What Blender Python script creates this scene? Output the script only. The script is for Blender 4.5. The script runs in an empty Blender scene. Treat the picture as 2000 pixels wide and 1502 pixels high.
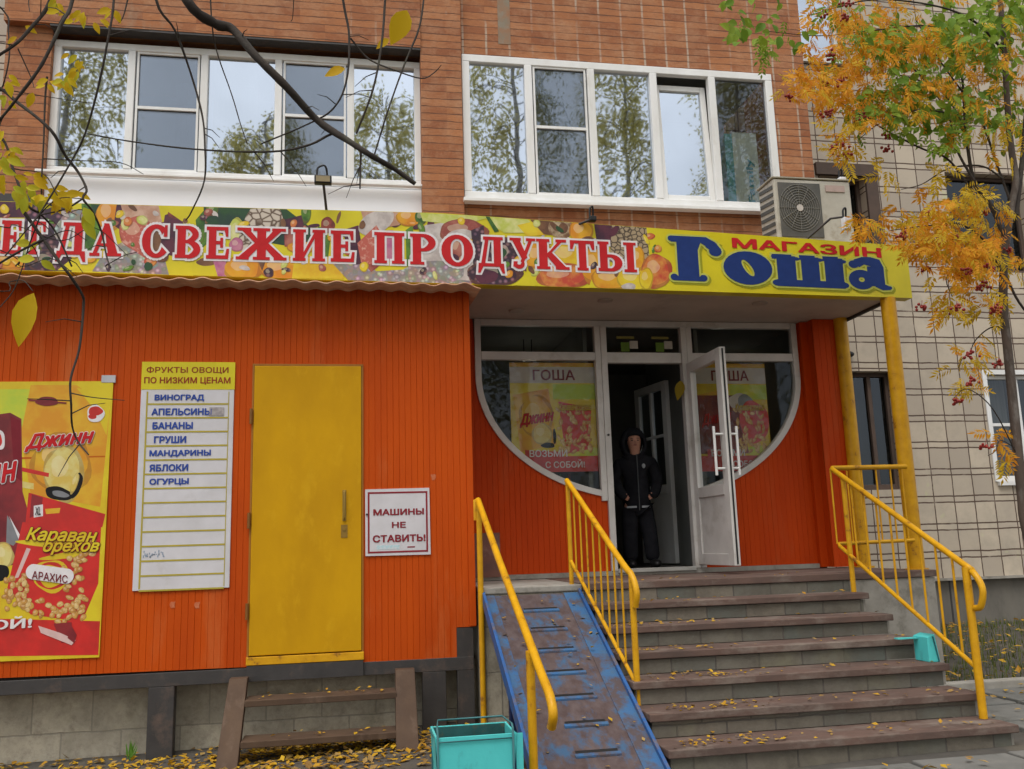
import bpy, bmesh, math, random
import numpy as np
from mathutils import Vector, Matrix
from mathutils.geometry import delaunay_2d_cdt
random.seed(7)
S = bpy.context.scene
COL = S.collection
# ------------------------------------------------------------------ camera
F = 1740.0
_D = Vector((-310, 324, F)).normalized()
_U = Vector((-300, -9631, F)); _U = (_U - _D * _U.dot(_D)).normalized()
_X = (-_U).cross(_D)
RW = Matrix((_X, _D, _U))                      # camera (x right, y down, z ahead) -> world
CAM = Vector((0, -7.2, 1.6))
cd = bpy.data.cameras.new('camera'); cam = bpy.data.objects.new('camera', cd); COL.objects.link(cam)
cd.sensor_width = 36; cd.lens = 36 * F / 2000; cd.clip_start = .05; cd.clip_end = 500
R4 = Matrix.Identity(4)
for i, v in enumerate((RW @ Vector((1, 0, 0)), RW @ Vector((0, -1, 0)), RW @ Vector((0, 0, -1)))):
    for j in range(3): R4[j][i] = v[j]
cam.matrix_world = Matrix.Translation(CAM) @ R4
S.camera = cam
# ------------------------------------------------------------------ light
SUN_EL, SUN_AZ = math.radians(64), math.radians(205)   # high, behind the viewer, diffused by cloud
w = bpy.data.worlds.new('World'); S.world = w; w.use_nodes = True
wn = w.node_tree.nodes; wl = w.node_tree.links
bg = wn['Background']; bg.inputs[1].default_value = .15
sky = wn.new('ShaderNodeTexSky'); sky.sky_type = 'NISHITA'; sky.sun_disc = False
sky.sun_elevation = SUN_EL; sky.sun_rotation = SUN_AZ; sky.air_density = 1.0; sky.dust_density = 2.0
hs = wn.new('ShaderNodeHueSaturation'); hs.inputs['Saturation'].default_value = .16   # grey cloud cover
wl.new(sky.outputs[0], hs.inputs['Color'])
cn = wn.new('ShaderNodeTexNoise'); cn.inputs['Scale'].default_value = 3.2; cn.inputs['Detail'].default_value = 4; cn.inputs['Roughness'].default_value = .6   # broken cloud
ctc = wn.new('ShaderNodeTexCoord'); wl.new(ctc.outputs['Generated'], cn.inputs['Vector'])
cm = wn.new('ShaderNodeMapRange'); cm.inputs[1].default_value = .35; cm.inputs[2].default_value = .7; cm.inputs[3].default_value = .82; cm.inputs[4].default_value = 1.25; wl.new(cn.outputs['Fac'], cm.inputs[0])
cx_ = wn.new('ShaderNodeVectorMath'); cx_.operation = 'SCALE'; wl.new(hs.outputs[0], cx_.inputs[0]); wl.new(cm.outputs[0], cx_.inputs['Scale']); wl.new(cx_.outputs[0], bg.inputs[0])
sd = bpy.data.lights.new('sun', 'SUN'); sd.energy = 1.2; sd.angle = math.radians(40); sd.color = (1, .96, .9)
so = bpy.data.objects.new('sun', sd); COL.objects.link(so)
sv = Vector((math.sin(SUN_AZ) * math.cos(SUN_EL), math.cos(SUN_AZ) * math.cos(SUN_EL), math.sin(SUN_EL)))
so.rotation_euler = sv.to_track_quat('Z', 'Y').to_euler()
so.location = (0, -12, 14)
S.view_settings.view_transform = 'Standard'; S.view_settings.look = 'None'
S.view_settings.exposure = 0.62; S.view_settings.gamma = 1
S.cycles.use_denoising = True
S.cycles.max_bounces = 8; S.cycles.transparent_max_bounces = 16

# ------------------------------------------------------------------ helpers
def at(x, y, Y=None, Z=None, X=None):
    r = RW @ Vector((x - 1000, y - 751, F))
    if Y is not None: t = (Y - CAM.y) / r.y
    elif Z is not None: t = (Z - CAM.z) / r.z
    else: t = (X - CAM.x) / r.x
    return CAM + r * t
def X_(x, y, Y): return at(x, y, Y).x
BASE = {}
def tag(o, label=None, cat=None, group=None, kind=None):
    if label: o['label'] = label
    if cat: o['category'] = cat
    if group: o['group'] = group
    if kind: o['kind'] = kind
    return o
def thing(name, label, cat, loc=(0, 0, 0), group=None):
    o = bpy.data.objects.new(name, None); o.location = loc; o.empty_display_size = .2; COL.objects.link(o)
    BASE[o] = Vector(loc)
    return tag(o, label, cat, group)
class MB:
    def __init__(s): s.v = []; s.f = []; s.m = []; s.sm = []
    def add(s, vs, fs, m=0, smooth=False):
        n = len(s.v); s.v += [tuple(a) for a in vs]
        for f in fs: s.f.append(tuple(n + i for i in f)); s.m.append(m); s.sm.append(smooth)
        return s
    def poly(s, pts, m=0): return s.add(pts, [tuple(range(len(pts)))], m)
    def box(s, x0, x1, y0, y1, z0, z1, m=0):
        return s.add([(x0,y0,z0),(x1,y0,z0),(x1,y1,z0),(x0,y1,z0),(x0,y0,z1),(x1,y0,z1),(x1,y1,z1),(x0,y1,z1)],
            [(0,3,2,1),(4,5,6,7),(0,1,5,4),(1,2,6,5),(2,3,7,6),(3,0,4,7)], m)
    def hexa(s, p, m=0):                       # 8 points: bottom ring then top ring
        return s.add(p, [(0,3,2,1),(4,5,6,7),(0,1,5,4),(1,2,6,5),(2,3,7,6),(3,0,4,7)], m)
    def prism(s, pts, d, m=0):                 # pts 3D polygon, d extrusion vector
        d = Vector(d); n = len(pts); a = [Vector(p) for p in pts]; b = [p + d for p in a]
        return s.add(a + b, [tuple(range(n))[::-1], tuple(range(n, 2*n))] + [(i, (i+1) % n, n + (i+1) % n, n + i) for i in range(n)], m)
    def prismY(s, xz, y0, y1, m=0): return s.prism([(x, y0, z) for x, z in xz], (0, y1 - y0, 0), m)
    def prismX(s, yz, x0, x1, m=0): return s.prism([(x0, y, z) for y, z in yz], (x1 - x0, 0, 0), m)
    def tube(s, pts, r, n=8, m=0, caps=True):
        pts = [Vector(p) for p in pts]; k = len(pts)
        rs = r if isinstance(r, (list, tuple)) else [r] * k
        vs = []; up = None
        for i, p in enumerate(pts):
            t = (pts[min(i+1, k-1)] - pts[max(i-1, 0)])
            if t.length < 1e-9: t = Vector((0, 0, 1))
            t.normalize()
            if up is None: up = t.orthogonal().normalized()
            else:
                up = up - t * up.dot(t)
                up = up.normalized() if up.length > 1e-6 else t.orthogonal().normalized()
            b = t.cross(up)
            for j in range(n):
                a = 2 * math.pi * j / n
                vs.append(p + (up * math.cos(a) + b * math.sin(a)) * rs[i])
        fs = [(i*n + j, i*n + (j+1) % n, (i+1)*n + (j+1) % n, (i+1)*n + j) for i in range(k-1) for j in range(n)]
        s.add(vs, fs, m, True)
        if caps:
            s.add([vs[j] for j in range(n)][::-1], [tuple(range(n))], m); s.add(vs[-n:], [tuple(range(n))], m)
        return s
    def ell(s, c, r, nu=16, nv=10, m=0):
        c = Vector(c); r = r if isinstance(r, (tuple, list)) else (r, r, r); vs = []; fs = []
        for i in range(nv + 1):
            ph = math.pi * i / nv
            for j in range(nu):
                th = 2 * math.pi * j / nu
                vs.append((c.x + r[0]*math.sin(ph)*math.cos(th), c.y + r[1]*math.sin(ph)*math.sin(th), c.z + r[2]*math.cos(ph)))
        for i in range(nv):
            for j in range(nu): fs.append((i*nu + j, (i+1)*nu + j, (i+1)*nu + (j+1) % nu, i*nu + (j+1) % nu))
        return s.add(vs, fs, m, True)
    def build(s, name, mats, parent=None, bevel=0, smooth=None):
        me = bpy.data.meshes.new(name); b = BASE.get(parent, Vector((0, 0, 0)))
        me.from_pydata([(x - b.x, y - b.y, z - b.z) for x, y, z in s.v], [], s.f)
        for mt in (mats if isinstance(mats, (list, tuple)) else [mats]): me.materials.append(mt)
        me.polygons.foreach_set('material_index', s.m)
        me.polygons.foreach_set('use_smooth', [bool(a) if smooth is None else smooth for a in s.sm])
        me.update()
        o = bpy.data.objects.new(name, me); COL.objects.link(o)
        if parent is not None: o.parent = parent
        BASE[o] = b
        if bevel:
            md = o.modifiers.new('b', 'BEVEL'); md.width = bevel; md.segments = 2; md.limit_method = 'ANGLE'; md.angle_limit = .7
        return o
def clone(o, parent=None):
    c = o.copy(); COL.objects.link(c); c.parent = parent
    for ch in list(o.children): clone(ch, c)
    return c
def spline(pts, n=6):                          # Catmull-Rom through points
    P = [Vector(p) for p in pts]; P = [P[0]*2 - P[1]] + P + [P[-1]*2 - P[-2]]; out = []
    for i in range(1, len(P) - 2):
        for k in range(n):
            t = k / n
            out.append(.5*((2*P[i]) + (P[i+1]-P[i-1])*t + (2*P[i-1]-5*P[i]+4*P[i+1]-P[i+2])*t*t + (3*P[i]-P[i-1]-3*P[i+1]+P[i+2])*t**3))
    out.append(P[-2]); return out

# ------------------------------------------------------------------ materials
def nodes(name):
    m = bpy.data.materials.new(name); m.use_nodes = True; n = m.node_tree.nodes; l = m.node_tree.links
    return m, n, l, n['Principled BSDF']
def mth(n, l, op, a, b=None, c=None):
    q = n.new('ShaderNodeMath'); q.operation = op
    for i, v in enumerate((a, b, c)):
        if v is None: continue
        if isinstance(v, (int, float)): q.inputs[i].default_value = v
        else: l.new(v, q.inputs[i])
    return q.outputs[0]
def mixc(n, l, fac, a, b, mode='MIX'):
    q = n.new('ShaderNodeMix'); q.data_type = 'RGBA'; q.blend_type = mode
    for s, v in ((q.inputs[0], fac), (q.inputs[6], a), (q.inputs[7], b)):
        if isinstance(v, (int, float)): s.default_value = v
        elif isinstance(v, tuple): s.default_value = v if len(v) == 4 else v + (1,)
        else: l.new(v, s)
    return q.outputs[2]
def noise(n, l, vec, scale, detail=4, rough=.6):
    q = n.new('ShaderNodeTexNoise'); q.inputs['Scale'].default_value = scale; q.inputs['Detail'].default_value = detail
    q.inputs['Roughness'].default_value = rough
    if vec is not None: l.new(vec, q.inputs['Vector'])
    return q.outputs['Fac']
def ramp(n, l, fac, a, b):
    q = n.new('ShaderNodeMapRange'); q.inputs[1].default_value = a; q.inputs[2].default_value = b
    l.new(fac, q.inputs[0]); return q.outputs[0]
def coords(n, l, scale=(1, 1, 1), loc=(0, 0, 0)):
    tc = n.new('ShaderNodeNewGeometry'); mp = n.new('ShaderNodeMapping')
    mp.inputs['Scale'].default_value = scale; mp.inputs['Location'].default_value = loc
    l.new(tc.outputs['Position'], mp.inputs['Vector']); return mp.outputs[0]
def bump(n, l, bs, h, strength, dist=.01):
    q = n.new('ShaderNodeBump'); q.inputs['Strength'].default_value = strength; q.inputs['Distance'].default_value = dist
    l.new(h, q.inputs['Height']); l.new(q.outputs[0], bs.inputs['Normal'])
def M(name, c, c2=None, sc=4, rough=.6, c3=None, sc3=1.2, stretch=(1, 1, 1), bmp=.15, bsc=60, lo=.35, hi=.7, lo3=.55, hi3=.7, metal=0, spec=.4):
    """painted / worn surface: c mottled with c2, patches of c3, fine bump"""
    m, n, l, b = nodes(name)
    v = coords(n, l, stretch)
    if c2 is None: c2 = tuple(x * .78 for x in c)
    col = mixc(n, l, ramp(n, l, noise(n, l, v, sc), lo, hi), c, c2)
    if c3 is not None: col = mixc(n, l, ramp(n, l, noise(n, l, v, sc3, 8, .7), lo3, hi3), col, c3)
    l.new(col, b.inputs['Base Color']); b.inputs['Metallic'].default_value = metal
    b.inputs['Specular IOR Level'].default_value = spec
    l.new(mth(n, l, 'MULTIPLY_ADD', noise(n, l, v, sc * 3), .25, rough - .12), b.inputs['Roughness'])
    if bmp: bump(n, l, b, noise(n, l, coords(n, l), bsc, 3), bmp, .004)
    return m
def flat(name, c, rough=.55): return M(name, c, tuple(x * .86 for x in c), 14, rough, bmp=0, spec=.15)
def glass(name, tint=(.75, .8, .78), refl=.22, edge=.9, rough=.02, k=1.6):
    m, n, l, b = nodes(name); n.remove(b); out = n['Material Output']
    tr = n.new('ShaderNodeBsdfTransparent'); tr.inputs[0].default_value = tint + (1,)
    gl = n.new('ShaderNodeBsdfGlossy'); gl.inputs['Roughness'].default_value = rough; gl.inputs[0].default_value = (.80, .89, 1, 1)
    bp = n.new('ShaderNodeBump'); bp.inputs['Strength'].default_value = .05; bp.inputs['Distance'].default_value = .03
    l.new(noise(n, l, coords(n, l), 2.2, 1), bp.inputs['Height']); l.new(bp.outputs[0], gl.inputs['Normal'])
    lw = n.new('ShaderNodeFresnel'); lw.inputs[0].default_value = 1.5
    mx = n.new('ShaderNodeMixShader')
    l.new(mth(n, l, 'MINIMUM', mth(n, l, 'ADD', mth(n, l, 'MULTIPLY', lw.outputs[0], k), refl), edge), mx.inputs[0])
    l.new(tr.outputs[0], mx.inputs[1]); l.new(gl.outputs[0], mx.inputs[2]); l.new(mx.outputs[0], out.inputs[0])
    return m
def leafmat(name, c, c2, trans=.35):
    m, n, l, b = nodes(name); out = n['Material Output']
    oi = n.new('ShaderNodeNewGeometry')
    col = mixc(n, l, oi.outputs['Random Per Island'], c, c2)
    l.new(col, b.inputs['Base Color']); b.inputs['Roughness'].default_value = .6; b.inputs['Specular IOR Level'].default_value = .25
    t = n.new('ShaderNodeBsdfTranslucent'); l.new(col, t.inputs[0])
    mx = n.new('ShaderNodeMixShader'); mx.inputs[0].default_value = trans
    l.new(b.outputs[0], mx.inputs[1]); l.new(t.outputs[0], mx.inputs[2]); l.new(mx.outputs[0], out.inputs[0])
    return m
def brick_mat(name, vj):
    m, n, l, b = nodes(name)
    v = coords(n, l); sx = n.new('ShaderNodeSeparateXYZ'); l.new(v, sx.inputs[0])
    wob = mth(n, l, 'MULTIPLY_ADD', noise(n, l, v, 9, 3), .016, -.008)
    xs = mth(n, l, 'ADD', mth(n, l, 'ADD', sx.outputs[0], sx.outputs[1]), wob)
    zs = mth(n, l, 'ADD', sx.outputs[2], mth(n, l, 'MULTIPLY_ADD', noise(n, l, v, 6, 4), .024, -.012))
    u = mth(n, l, 'MULTIPLY', xs, 1 / .2432); w_ = mth(n, l, 'MULTIPLY', zs, 1 / .079)
    fu = mth(n, l, 'FRACT', u); fw = mth(n, l, 'FRACT', w_)
    cb = n.new('ShaderNodeCombineXYZ'); l.new(mth(n, l, 'FLOOR', u), cb.inputs[0]); l.new(mth(n, l, 'FLOOR', w_), cb.inputs[1])
    wn_ = n.new('ShaderNodeTexWhiteNoise'); wn_.noise_dimensions = '2D'; l.new(cb.outputs[0], wn_.inputs['Vector'])
    col = mixc(n, l, wn_.outputs['Value'], (.42, .175, .075), (.27, .098, .045))
    col = mixc(n, l, ramp(n, l, noise(n, l, v, 3.5, 6, .75), .45, .75), col, (.44, .235, .13))
    col = mixc(n, l, ramp(n, l, noise(n, l, coords(n, l, (1.5, 1, 14)), 4, 4), .52, .85), col, (.24, .09, .045))
    col = mixc(n, l, mth(n, l, 'MULTIPLY', ramp(n, l, noise(n, l, coords(n, l, (1, 1, 2.5), (5, 1, 8)), 26, 5, .8), .45, .75), .5), col, (.22, .10, .06))
    col = mixc(n, l, mth(n, l, 'MULTIPLY', ramp(n, l, noise(n, l, coords(n, l, (1, 1, .5), (3, 0, 1)), 1.6, 6, .7), .6, .72), .45), col, (.30, .27, .2))
    # vertical pale joints, horizontal dark joints
    jv = mth(n, l, 'LESS_THAN', fu, .085); jv = mth(n, l, 'MULTIPLY', jv, ramp(n, l, noise(n, l, coords(n, l, (1, 1, 1), (7, 3, 2)), 2.3, 4), .40 if vj > .5 else .55, .6))
    col = mixc(n, l, mth(n, l, 'MULTIPLY', jv, vj), col, (.44, .34, .26))
    jh = mth(n, l, 'LESS_THAN', fw, mth(n, l, 'MULTIPLY_ADD', noise(n, l, coords(n, l, (1, 1, 6), (2, 9, 4)), 5, 3), .26, .0))
    col = mixc(n, l, mth(n, l, 'MULTIPLY', jh, ramp(n, l, noise(n, l, coords(n, l, (.8, 1, 3)), 2.5, 4), .22, .55)), col, (.135, .066, .042))
    l.new(col, b.inputs['Base Color']); b.inputs['Roughness'].default_value = .85; b.inputs['Specular IOR Level'].default_value = .2
    h = mth(n, l, 'SUBTRACT', noise(n, l, v, 40, 4), mth(n, l, 'MULTIPLY', jh, 1.2))
    bump(n, l, b, h, .5, .008)
    return m
def tile_mat(name):
    m, n, l, b = nodes(name)
    v = coords(n, l); sx = n.new('ShaderNodeSeparateXYZ'); l.new(v, sx.inputs[0])
    wob = mth(n, l, 'MULTIPLY_ADD', noise(n, l, v, 3.5, 4), .024, -.012)
    xs = mth(n, l, 'ADD', mth(n, l, 'ADD', sx.outputs[0], -6.905), wob)
    zs = mth(n, l, 'ADD', mth(n, l, 'ADD', sx.outputs[2], -2.275), wob)
    fx = mth(n, l, 'FRACT', mth(n, l, 'MULTIPLY', xs, 1 / .273)); fz = mth(n, l, 'FRACT', mth(n, l, 'MULTIPLY', zs, 1 / .33))
    a = mth(n, l, 'LESS_THAN', fx, .055)
    c1 = mth(n, l, 'LESS_THAN', fz, .05); c2 = mth(n, l, 'COMPARE', fz, .25, .026)
    big = mth(n, l, 'LESS_THAN', mth(n, l, 'FRACT', mth(n, l, 'MULTIPLY', xs, 1 / 3.276)), .004)
    band = mth(n, l, 'COMPARE', mth(n, l, 'FRACT', mth(n, l, 'MULTIPLY_ADD', xs, 1 / 3.276, -.33)), .02, .0022)
    j = mth(n, l, 'MAXIMUM', mth(n, l, 'MAXIMUM', a, band), mth(n, l, 'MAXIMUM', c1, c2))
    cb = n.new('ShaderNodeCombineXYZ'); l.new(mth(n, l, 'FLOOR', mth(n, l, 'MULTIPLY', xs, 1 / .273)), cb.inputs[0])
    l.new(mth(n, l, 'FLOOR', mth(n, l, 'MULTIPLY', zs, 1 / .33)), cb.inputs[1])
    wn_ = n.new('ShaderNodeTexWhiteNoise'); wn_.noise_dimensions = '2D'; l.new(cb.outputs[0], wn_.inputs['Vector'])
    col = mixc(n, l, wn_.outputs['Value'], (.53, .45, .345), (.39, .33, .26))
    col = mixc(n, l, ramp(n, l, noise(n, l, v, 2.2, 6, .7), .45, .75), col, (.36, .31, .245))
    col = mixc(n, l, mth(n, l, 'MULTIPLY', ramp(n, l, noise(n, l, v, 3.1, 3), .66, .72), .6), col, (.50, .51, .28))
    col = mixc(n, l, mth(n, l, 'MULTIPLY', j, ramp(n, l, noise(n, l, v, 5, 4), .18, .42)), col, (.085, .05, .033))
    l.new(col, b.inputs['Base Color']); b.inputs['Roughness'].default_value = .7
    bump(n, l, b, mth(n, l, 'SUBTRACT', mth(n, l, 'MULTIPLY', noise(n, l, v, 30, 4), .4), j), .4, .006)
    return m
def block_mat(name, c, c2, bw, bh, mort=(.30, .27, .215)):
    m, n, l, b = nodes(name)
    v = coords(n, l); sx = n.new('ShaderNodeSeparateXYZ'); l.new(v, sx.inputs[0])
    cb = n.new('ShaderNodeCombineXYZ'); l.new(mth(n, l, 'ADD', sx.outputs[0], sx.outputs[1]), cb.inputs[0])
    l.new(mth(n, l, 'ADD', sx.outputs[2], mth(n, l, 'MULTIPLY_ADD', noise(n, l, v, 5, 3), .03, -.015)), cb.inputs[1])
    br = n.new('ShaderNodeTexBrick'); br.inputs['Scale'].default_value = 1; br.inputs['Brick Width'].default_value = bw; br.inputs['Row Height'].default_value = bh
    br.inputs['Mortar Size'].default_value = .007; br.inputs['Mortar Smooth'].default_value = .5
    l.new(cb.outputs[0], br.inputs['Vector'])
    for k, cc in (('Color1', c), ('Color2', c2), ('Mortar', mort)): br.inputs[k].default_value = cc + (1,)
    col = mixc(n, l, ramp(n, l, noise(n, l, v, 5, 7, .75), .4, .75), br.outputs['Color'], tuple(x * .5 for x in c))
    col = mixc(n, l, mth(n, l, 'MULTIPLY', ramp(n, l, noise(n, l, v, 2.3, 5), .55, .75), .5), col, (.2, .19, .11))
    col = mixc(n, l, mth(n, l, 'MULTIPLY', ramp(n, l, noise(n, l, v, 14, 6, .8), .5, .7), .45), col, (.11, .085, .07))
    l.new(col, b.inputs['Base Color']); b.inputs['Roughness'].default_value = .85
    bump(n, l, b, mth(n, l, 'SUBTRACT', noise(n, l, v, 18, 6), br.outputs['Fac']), .5, .01)
    return m
ORANGE = M('orange_paint', (.51, .070, .002), (.41, .050, .002), 3, .6, (.50, .105, .022), 2.6, (1, 1, .22), .3, 40, spec=.14)
ORANGE_RED = M('orange_red_paint', (.54, .056, .002), (.44, .040, .002), 3, .6, (.48, .07, .014), 2.6, (1, 1, .22), .3, 40, spec=.14)
YELLOW_DOOR = M('yellow_door_paint', (.58, .305, .003), (.46, .23, .003), 2.2, .6, (.60, .33, .008), 4, (1, 1, .5), .25, 25, spec=.15)
YELLOW = M('yellow_rail_paint', (.66, .345, .01), (.52, .25, .008), 9, .38, (.24, .10, .02), 9, (1, 1, 1), .3, 60, lo3=.60, hi3=.68, spec=.22)
WHITE = M('white_plastic', (.78, .78, .77), (.66, .65, .62), 3, .4, (.55, .52, .47), 3, (1, 1, .4), .05, lo3=.62, hi3=.8)
WHITE_P = M('white_panel', (.88, .90, .93), (.83, .85, .89), 2, .5, bmp=.05)
DOORWHITE = M('door_plastic', (.62, .60, .57), (.52, .50, .47), 3, .4, (.42, .39, .35), 2.5, bmp=.05)
BRICK = brick_mat('brick_right', .9); BRICK2 = brick_mat('brick_left', .35)
TILE = tile_mat('tiled_panels')
BLOCK = block_mat('concrete_blocks', (.46, .41, .315), (.38, .34, .265), .42, .33)
STONE = block_mat('riser_stone', (.175, .15, .115), (.095, .105, .09), .32, .5, (.085, .075, .065))
PLINTH = M('plinth_concrete', (.17, .155, .13), (.12, .11, .095), 3, .9, (.09, .085, .07), 1.5, (1, 1, .4), .5, 14)
CONC = M('pale_concrete', (.33, .31, .27), (.24, .22, .19), 6, .9, (.16, .15, .12), 3, bmp=.5, bsc=25)
NOSE = M('tread_brown', (.135, .085, .068), (.09, .062, .052), 6, .8, (.22, .18, .15), 4.5, (.5, 1, 1), .5, 30, spec=.2, lo3=.5)
WOOD = M('brown_paint', (.098, .062, .04), (.066, .042, .029), 4, .7, (.13, .088, .062), 5, (1, 1, .3), .3, 40, spec=.15)
STEELDK = M('dark_steel', (.048, .043, .041), (.034, .031, .03), 6, .55, (.10, .07, .055), 4, bmp=.3, bsc=40)
SOFFIT = M('soffit_boards', (.50, .43, .37), (.42, .36, .31), 3, .7, (.36, .3, .25), 1.5)
GALV = M('roof_edge', (.56, .29, .16), (.40, .19, .11), 9, .5, (.5, .36, .26), 6)
BLUE = M('blue_worn', (.038, .12, .27), (.06, .12, .20), 12, .65, (.085, .065, .066), 5, (1.2, 1.0, 1), .5, 30, lo3=.44, hi3=.58, spec=.2)
BLUE_EDGE = M('blue_edge', (.034, .115, .32), (.028, .085, .22), 6, .55, (.13, .115, .13), 6, lo3=.5, hi3=.62, spec=.2)
DECK = M('worn_deck', (.075, .050, .047), (.115, .086, .083), 10, .8, (.05, .105, .19), 4.5, (1.6, 1, 1), .6, 25, lo3=.50, hi3=.64, spec=.2)
NAVY = M('navy_paint', (.012, .022, .08), rough=.45)
TURQ = M('turquoise_paint', (.10, .60, .58), (.08, .52, .52), 4, .4, (.06, .28, .28), 6, (1, 1, .5), .2, 40, lo3=.54, hi3=.74, spec=.2)
BLACK = M('black_plastic', (.012, .012, .013), rough=.45, bmp=.1)
CLOTH_B = M('black_cloth', (.010, .010, .013), (.019, .019, .023), 9, .9, bmp=.9, bsc=14, spec=.12)
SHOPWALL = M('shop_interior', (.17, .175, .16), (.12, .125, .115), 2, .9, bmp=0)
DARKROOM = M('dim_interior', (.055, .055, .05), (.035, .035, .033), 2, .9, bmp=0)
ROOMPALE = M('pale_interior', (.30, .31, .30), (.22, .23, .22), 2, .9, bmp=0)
GLASS = glass('window_glass', (.66, .70, .69), .52)
GLASS_L = glass('clear_loggia_glass', (.88, .9, .89), .05)
GLASS_D = glass('shop_glass', (.92, .94, .91), -.02, .8, .02, 1.0)
GLASS_M = glass('mesh_screen', (.40, .42, .44), .08)
GLASS_K = glass('dark_glass', (.5, .52, .5), -.02, .25)
BARK = M('bark', (.10, .072, .055), (.055, .042, .034), 12, .9, (.17, .15, .13), 9, (1, 1, .35), .7, 50)
BARK_D = M('dark_bark', (.045, .034, .026), (.03, .024, .02), 12, .9, (.075, .07, .05), 6, bmp=.6, bsc=60)
# ================================================================== SETTING
def gz(x, y): return .20 + .028 * x + .012 * math.sin(x * 1.7) * math.cos(y * 1.3) + (.10 * max(0, min(1, (y - .2) / 2)) if x > 4.5 else 0)
g = MB()
xs = [-80, -40, -20, -10] + [i * .4 for i in range(-20, 31)] + [20, 40, 80]
ys = [-80, -40, -20, -12] + [i * .4 for i in range(-24, 9)] + [8, 20, 60]
g.add([(x, y, gz(max(-12, min(12, x)), y)) for y in ys for x in xs],
      [(j*len(xs)+i, j*len(xs)+i+1, (j+1)*len(xs)+i+1, (j+1)*len(xs)+i) for j in range(len(ys)-1) for i in range(len(xs)-1)], 0, True)
tag(g.build('ground', M('asphalt', (.085, .075, .063), (.055, .05, .043), 5, .95, (.12, .10, .07), 1.3, (1, 1, 1), .8, 45)), kind='structure')
pv = MB()
for i in range(5):
    for j in range(5):
        x = 1.9 + i * .62 + (j % 2) * .1; y = -2.78 - j * .52
        pv.box(x, x + .605, y, y + .505, .15, gz(x + .3, y) + .022)
for i in range(6):
    for j in range(4):
        x = 4.25 + i * .55; y = -2.6 + j * .5
        pv.box(x, x + .535, y, y + .485, .15, gz(x + .3, y) + .03)
tag(pv.build('pavement', M('paving', (.17, .165, .15), (.12, .12, .11), 5, .9, (.09, .085, .07), 2.5, bmp=.5, bsc=30), bevel=.008), kind='structure')

# ================================================================== BRICK BUILDING
bb = thing('brick_building', 'orange brick apartment building with white loggia windows above the shop sign', 'building', (1, 3, 0))
Y1 = 1.1
def wall_with_holes(mb, x0, x1, z0, z1, y, holes, m=0):
    xs = sorted({x0, x1} | {h[0] for h in holes} | {h[1] for h in holes}); zs = sorted({z0, z1} | {h[2] for h in holes} | {h[3] for h in holes})
    for a, b in zip(xs, xs[1:]):
        for c, d in zip(zs, zs[1:]):
            cx, cz = (a + b) / 2, (c + d) / 2
            if any(h[0] < cx < h[1] and h[2] < cz < h[3] for h in holes): continue
            mb.poly([(a, y, c), (b, y, c), (b, y, d), (a, y, d)], m)
LW = (-2.80, .67, 4.25, 6.53); RWN = (1.08, 4.46, 4.94, 6.555)
mb = MB(); wall_with_holes(mb, 1.07, 4.87, 4.0, 11.5, Y1, [RWN], 0)
mb.poly([(4.87, Y1, 3.7), (4.87, 6, 3.7), (4.87, 6, 11.5), (4.87, Y1, 11.5)], 0)
for a, b in (((RWN[0], RWN[2]), (RWN[0], RWN[3])), ((RWN[1], RWN[3]), (RWN[1], RWN[2])), ((RWN[0], RWN[3]), (RWN[1], RWN[3])), ((RWN[1], RWN[2]), (RWN[0], RWN[2]))):
    mb.poly([(a[0], Y1, a[1]), (b[0], Y1, b[1]), (b[0], Y1 + .16, b[1]), (a[0], Y1 + .16, a[1])], 0)
mb.build('wall', BRICK, bb)
mb = MB()
mb.box(-3.2, -2.80, Y1, Y1 + 4, 0, 6.50, 0); mb.box(-3.2, .66, Y1 - .09, Y1 + 4, 6.545, 11.5, 0); mb.box(-3.2, -2.80, Y1, Y1 + 4, 6.50, 6.545, 0)
mb.box(.66, 1.07, Y1 - .07, Y1 + .4, 3.6, 11.5, 0)
mb.build('wall', BRICK2, bb)
rb = MB()
for xa, xb, za, zb in ((1.02, 4.62, 0, 1.30), (-2.8, .9, 0, 4.25)):
    rb.box(xa, xb, Y1 + .5 if xa < 0 else 4.0, 4.6, za, zb)
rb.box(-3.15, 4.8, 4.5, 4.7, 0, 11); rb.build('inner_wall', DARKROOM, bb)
mb = MB(); mb.box(-2.80, .66, Y1 - .085, Y1 + .05, 6.522, 6.545); mb.build('lintel_shade_strip', STEELDK, bb)  # dark strip painting in the shadow line under the brick head
mb = MB(); mb.box(1.47, 1.60, Y1 - .004, Y1 + .01, 6.70, 11); mb.build('mortar_patch', M('mortar_smear', (.22, .19, .14), (.30, .15, .08), 9, .9, (.25, .22, .17), 4), bb)
mb = MB(); mb.box(-3.14, -2.82, Y1 - .05, Y1 - .002, 4.3, 4.86); mb.build('shadow_gap_board', STEELDK, bb)  # dark sheet standing in for the shadow gap above the annex

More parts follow.
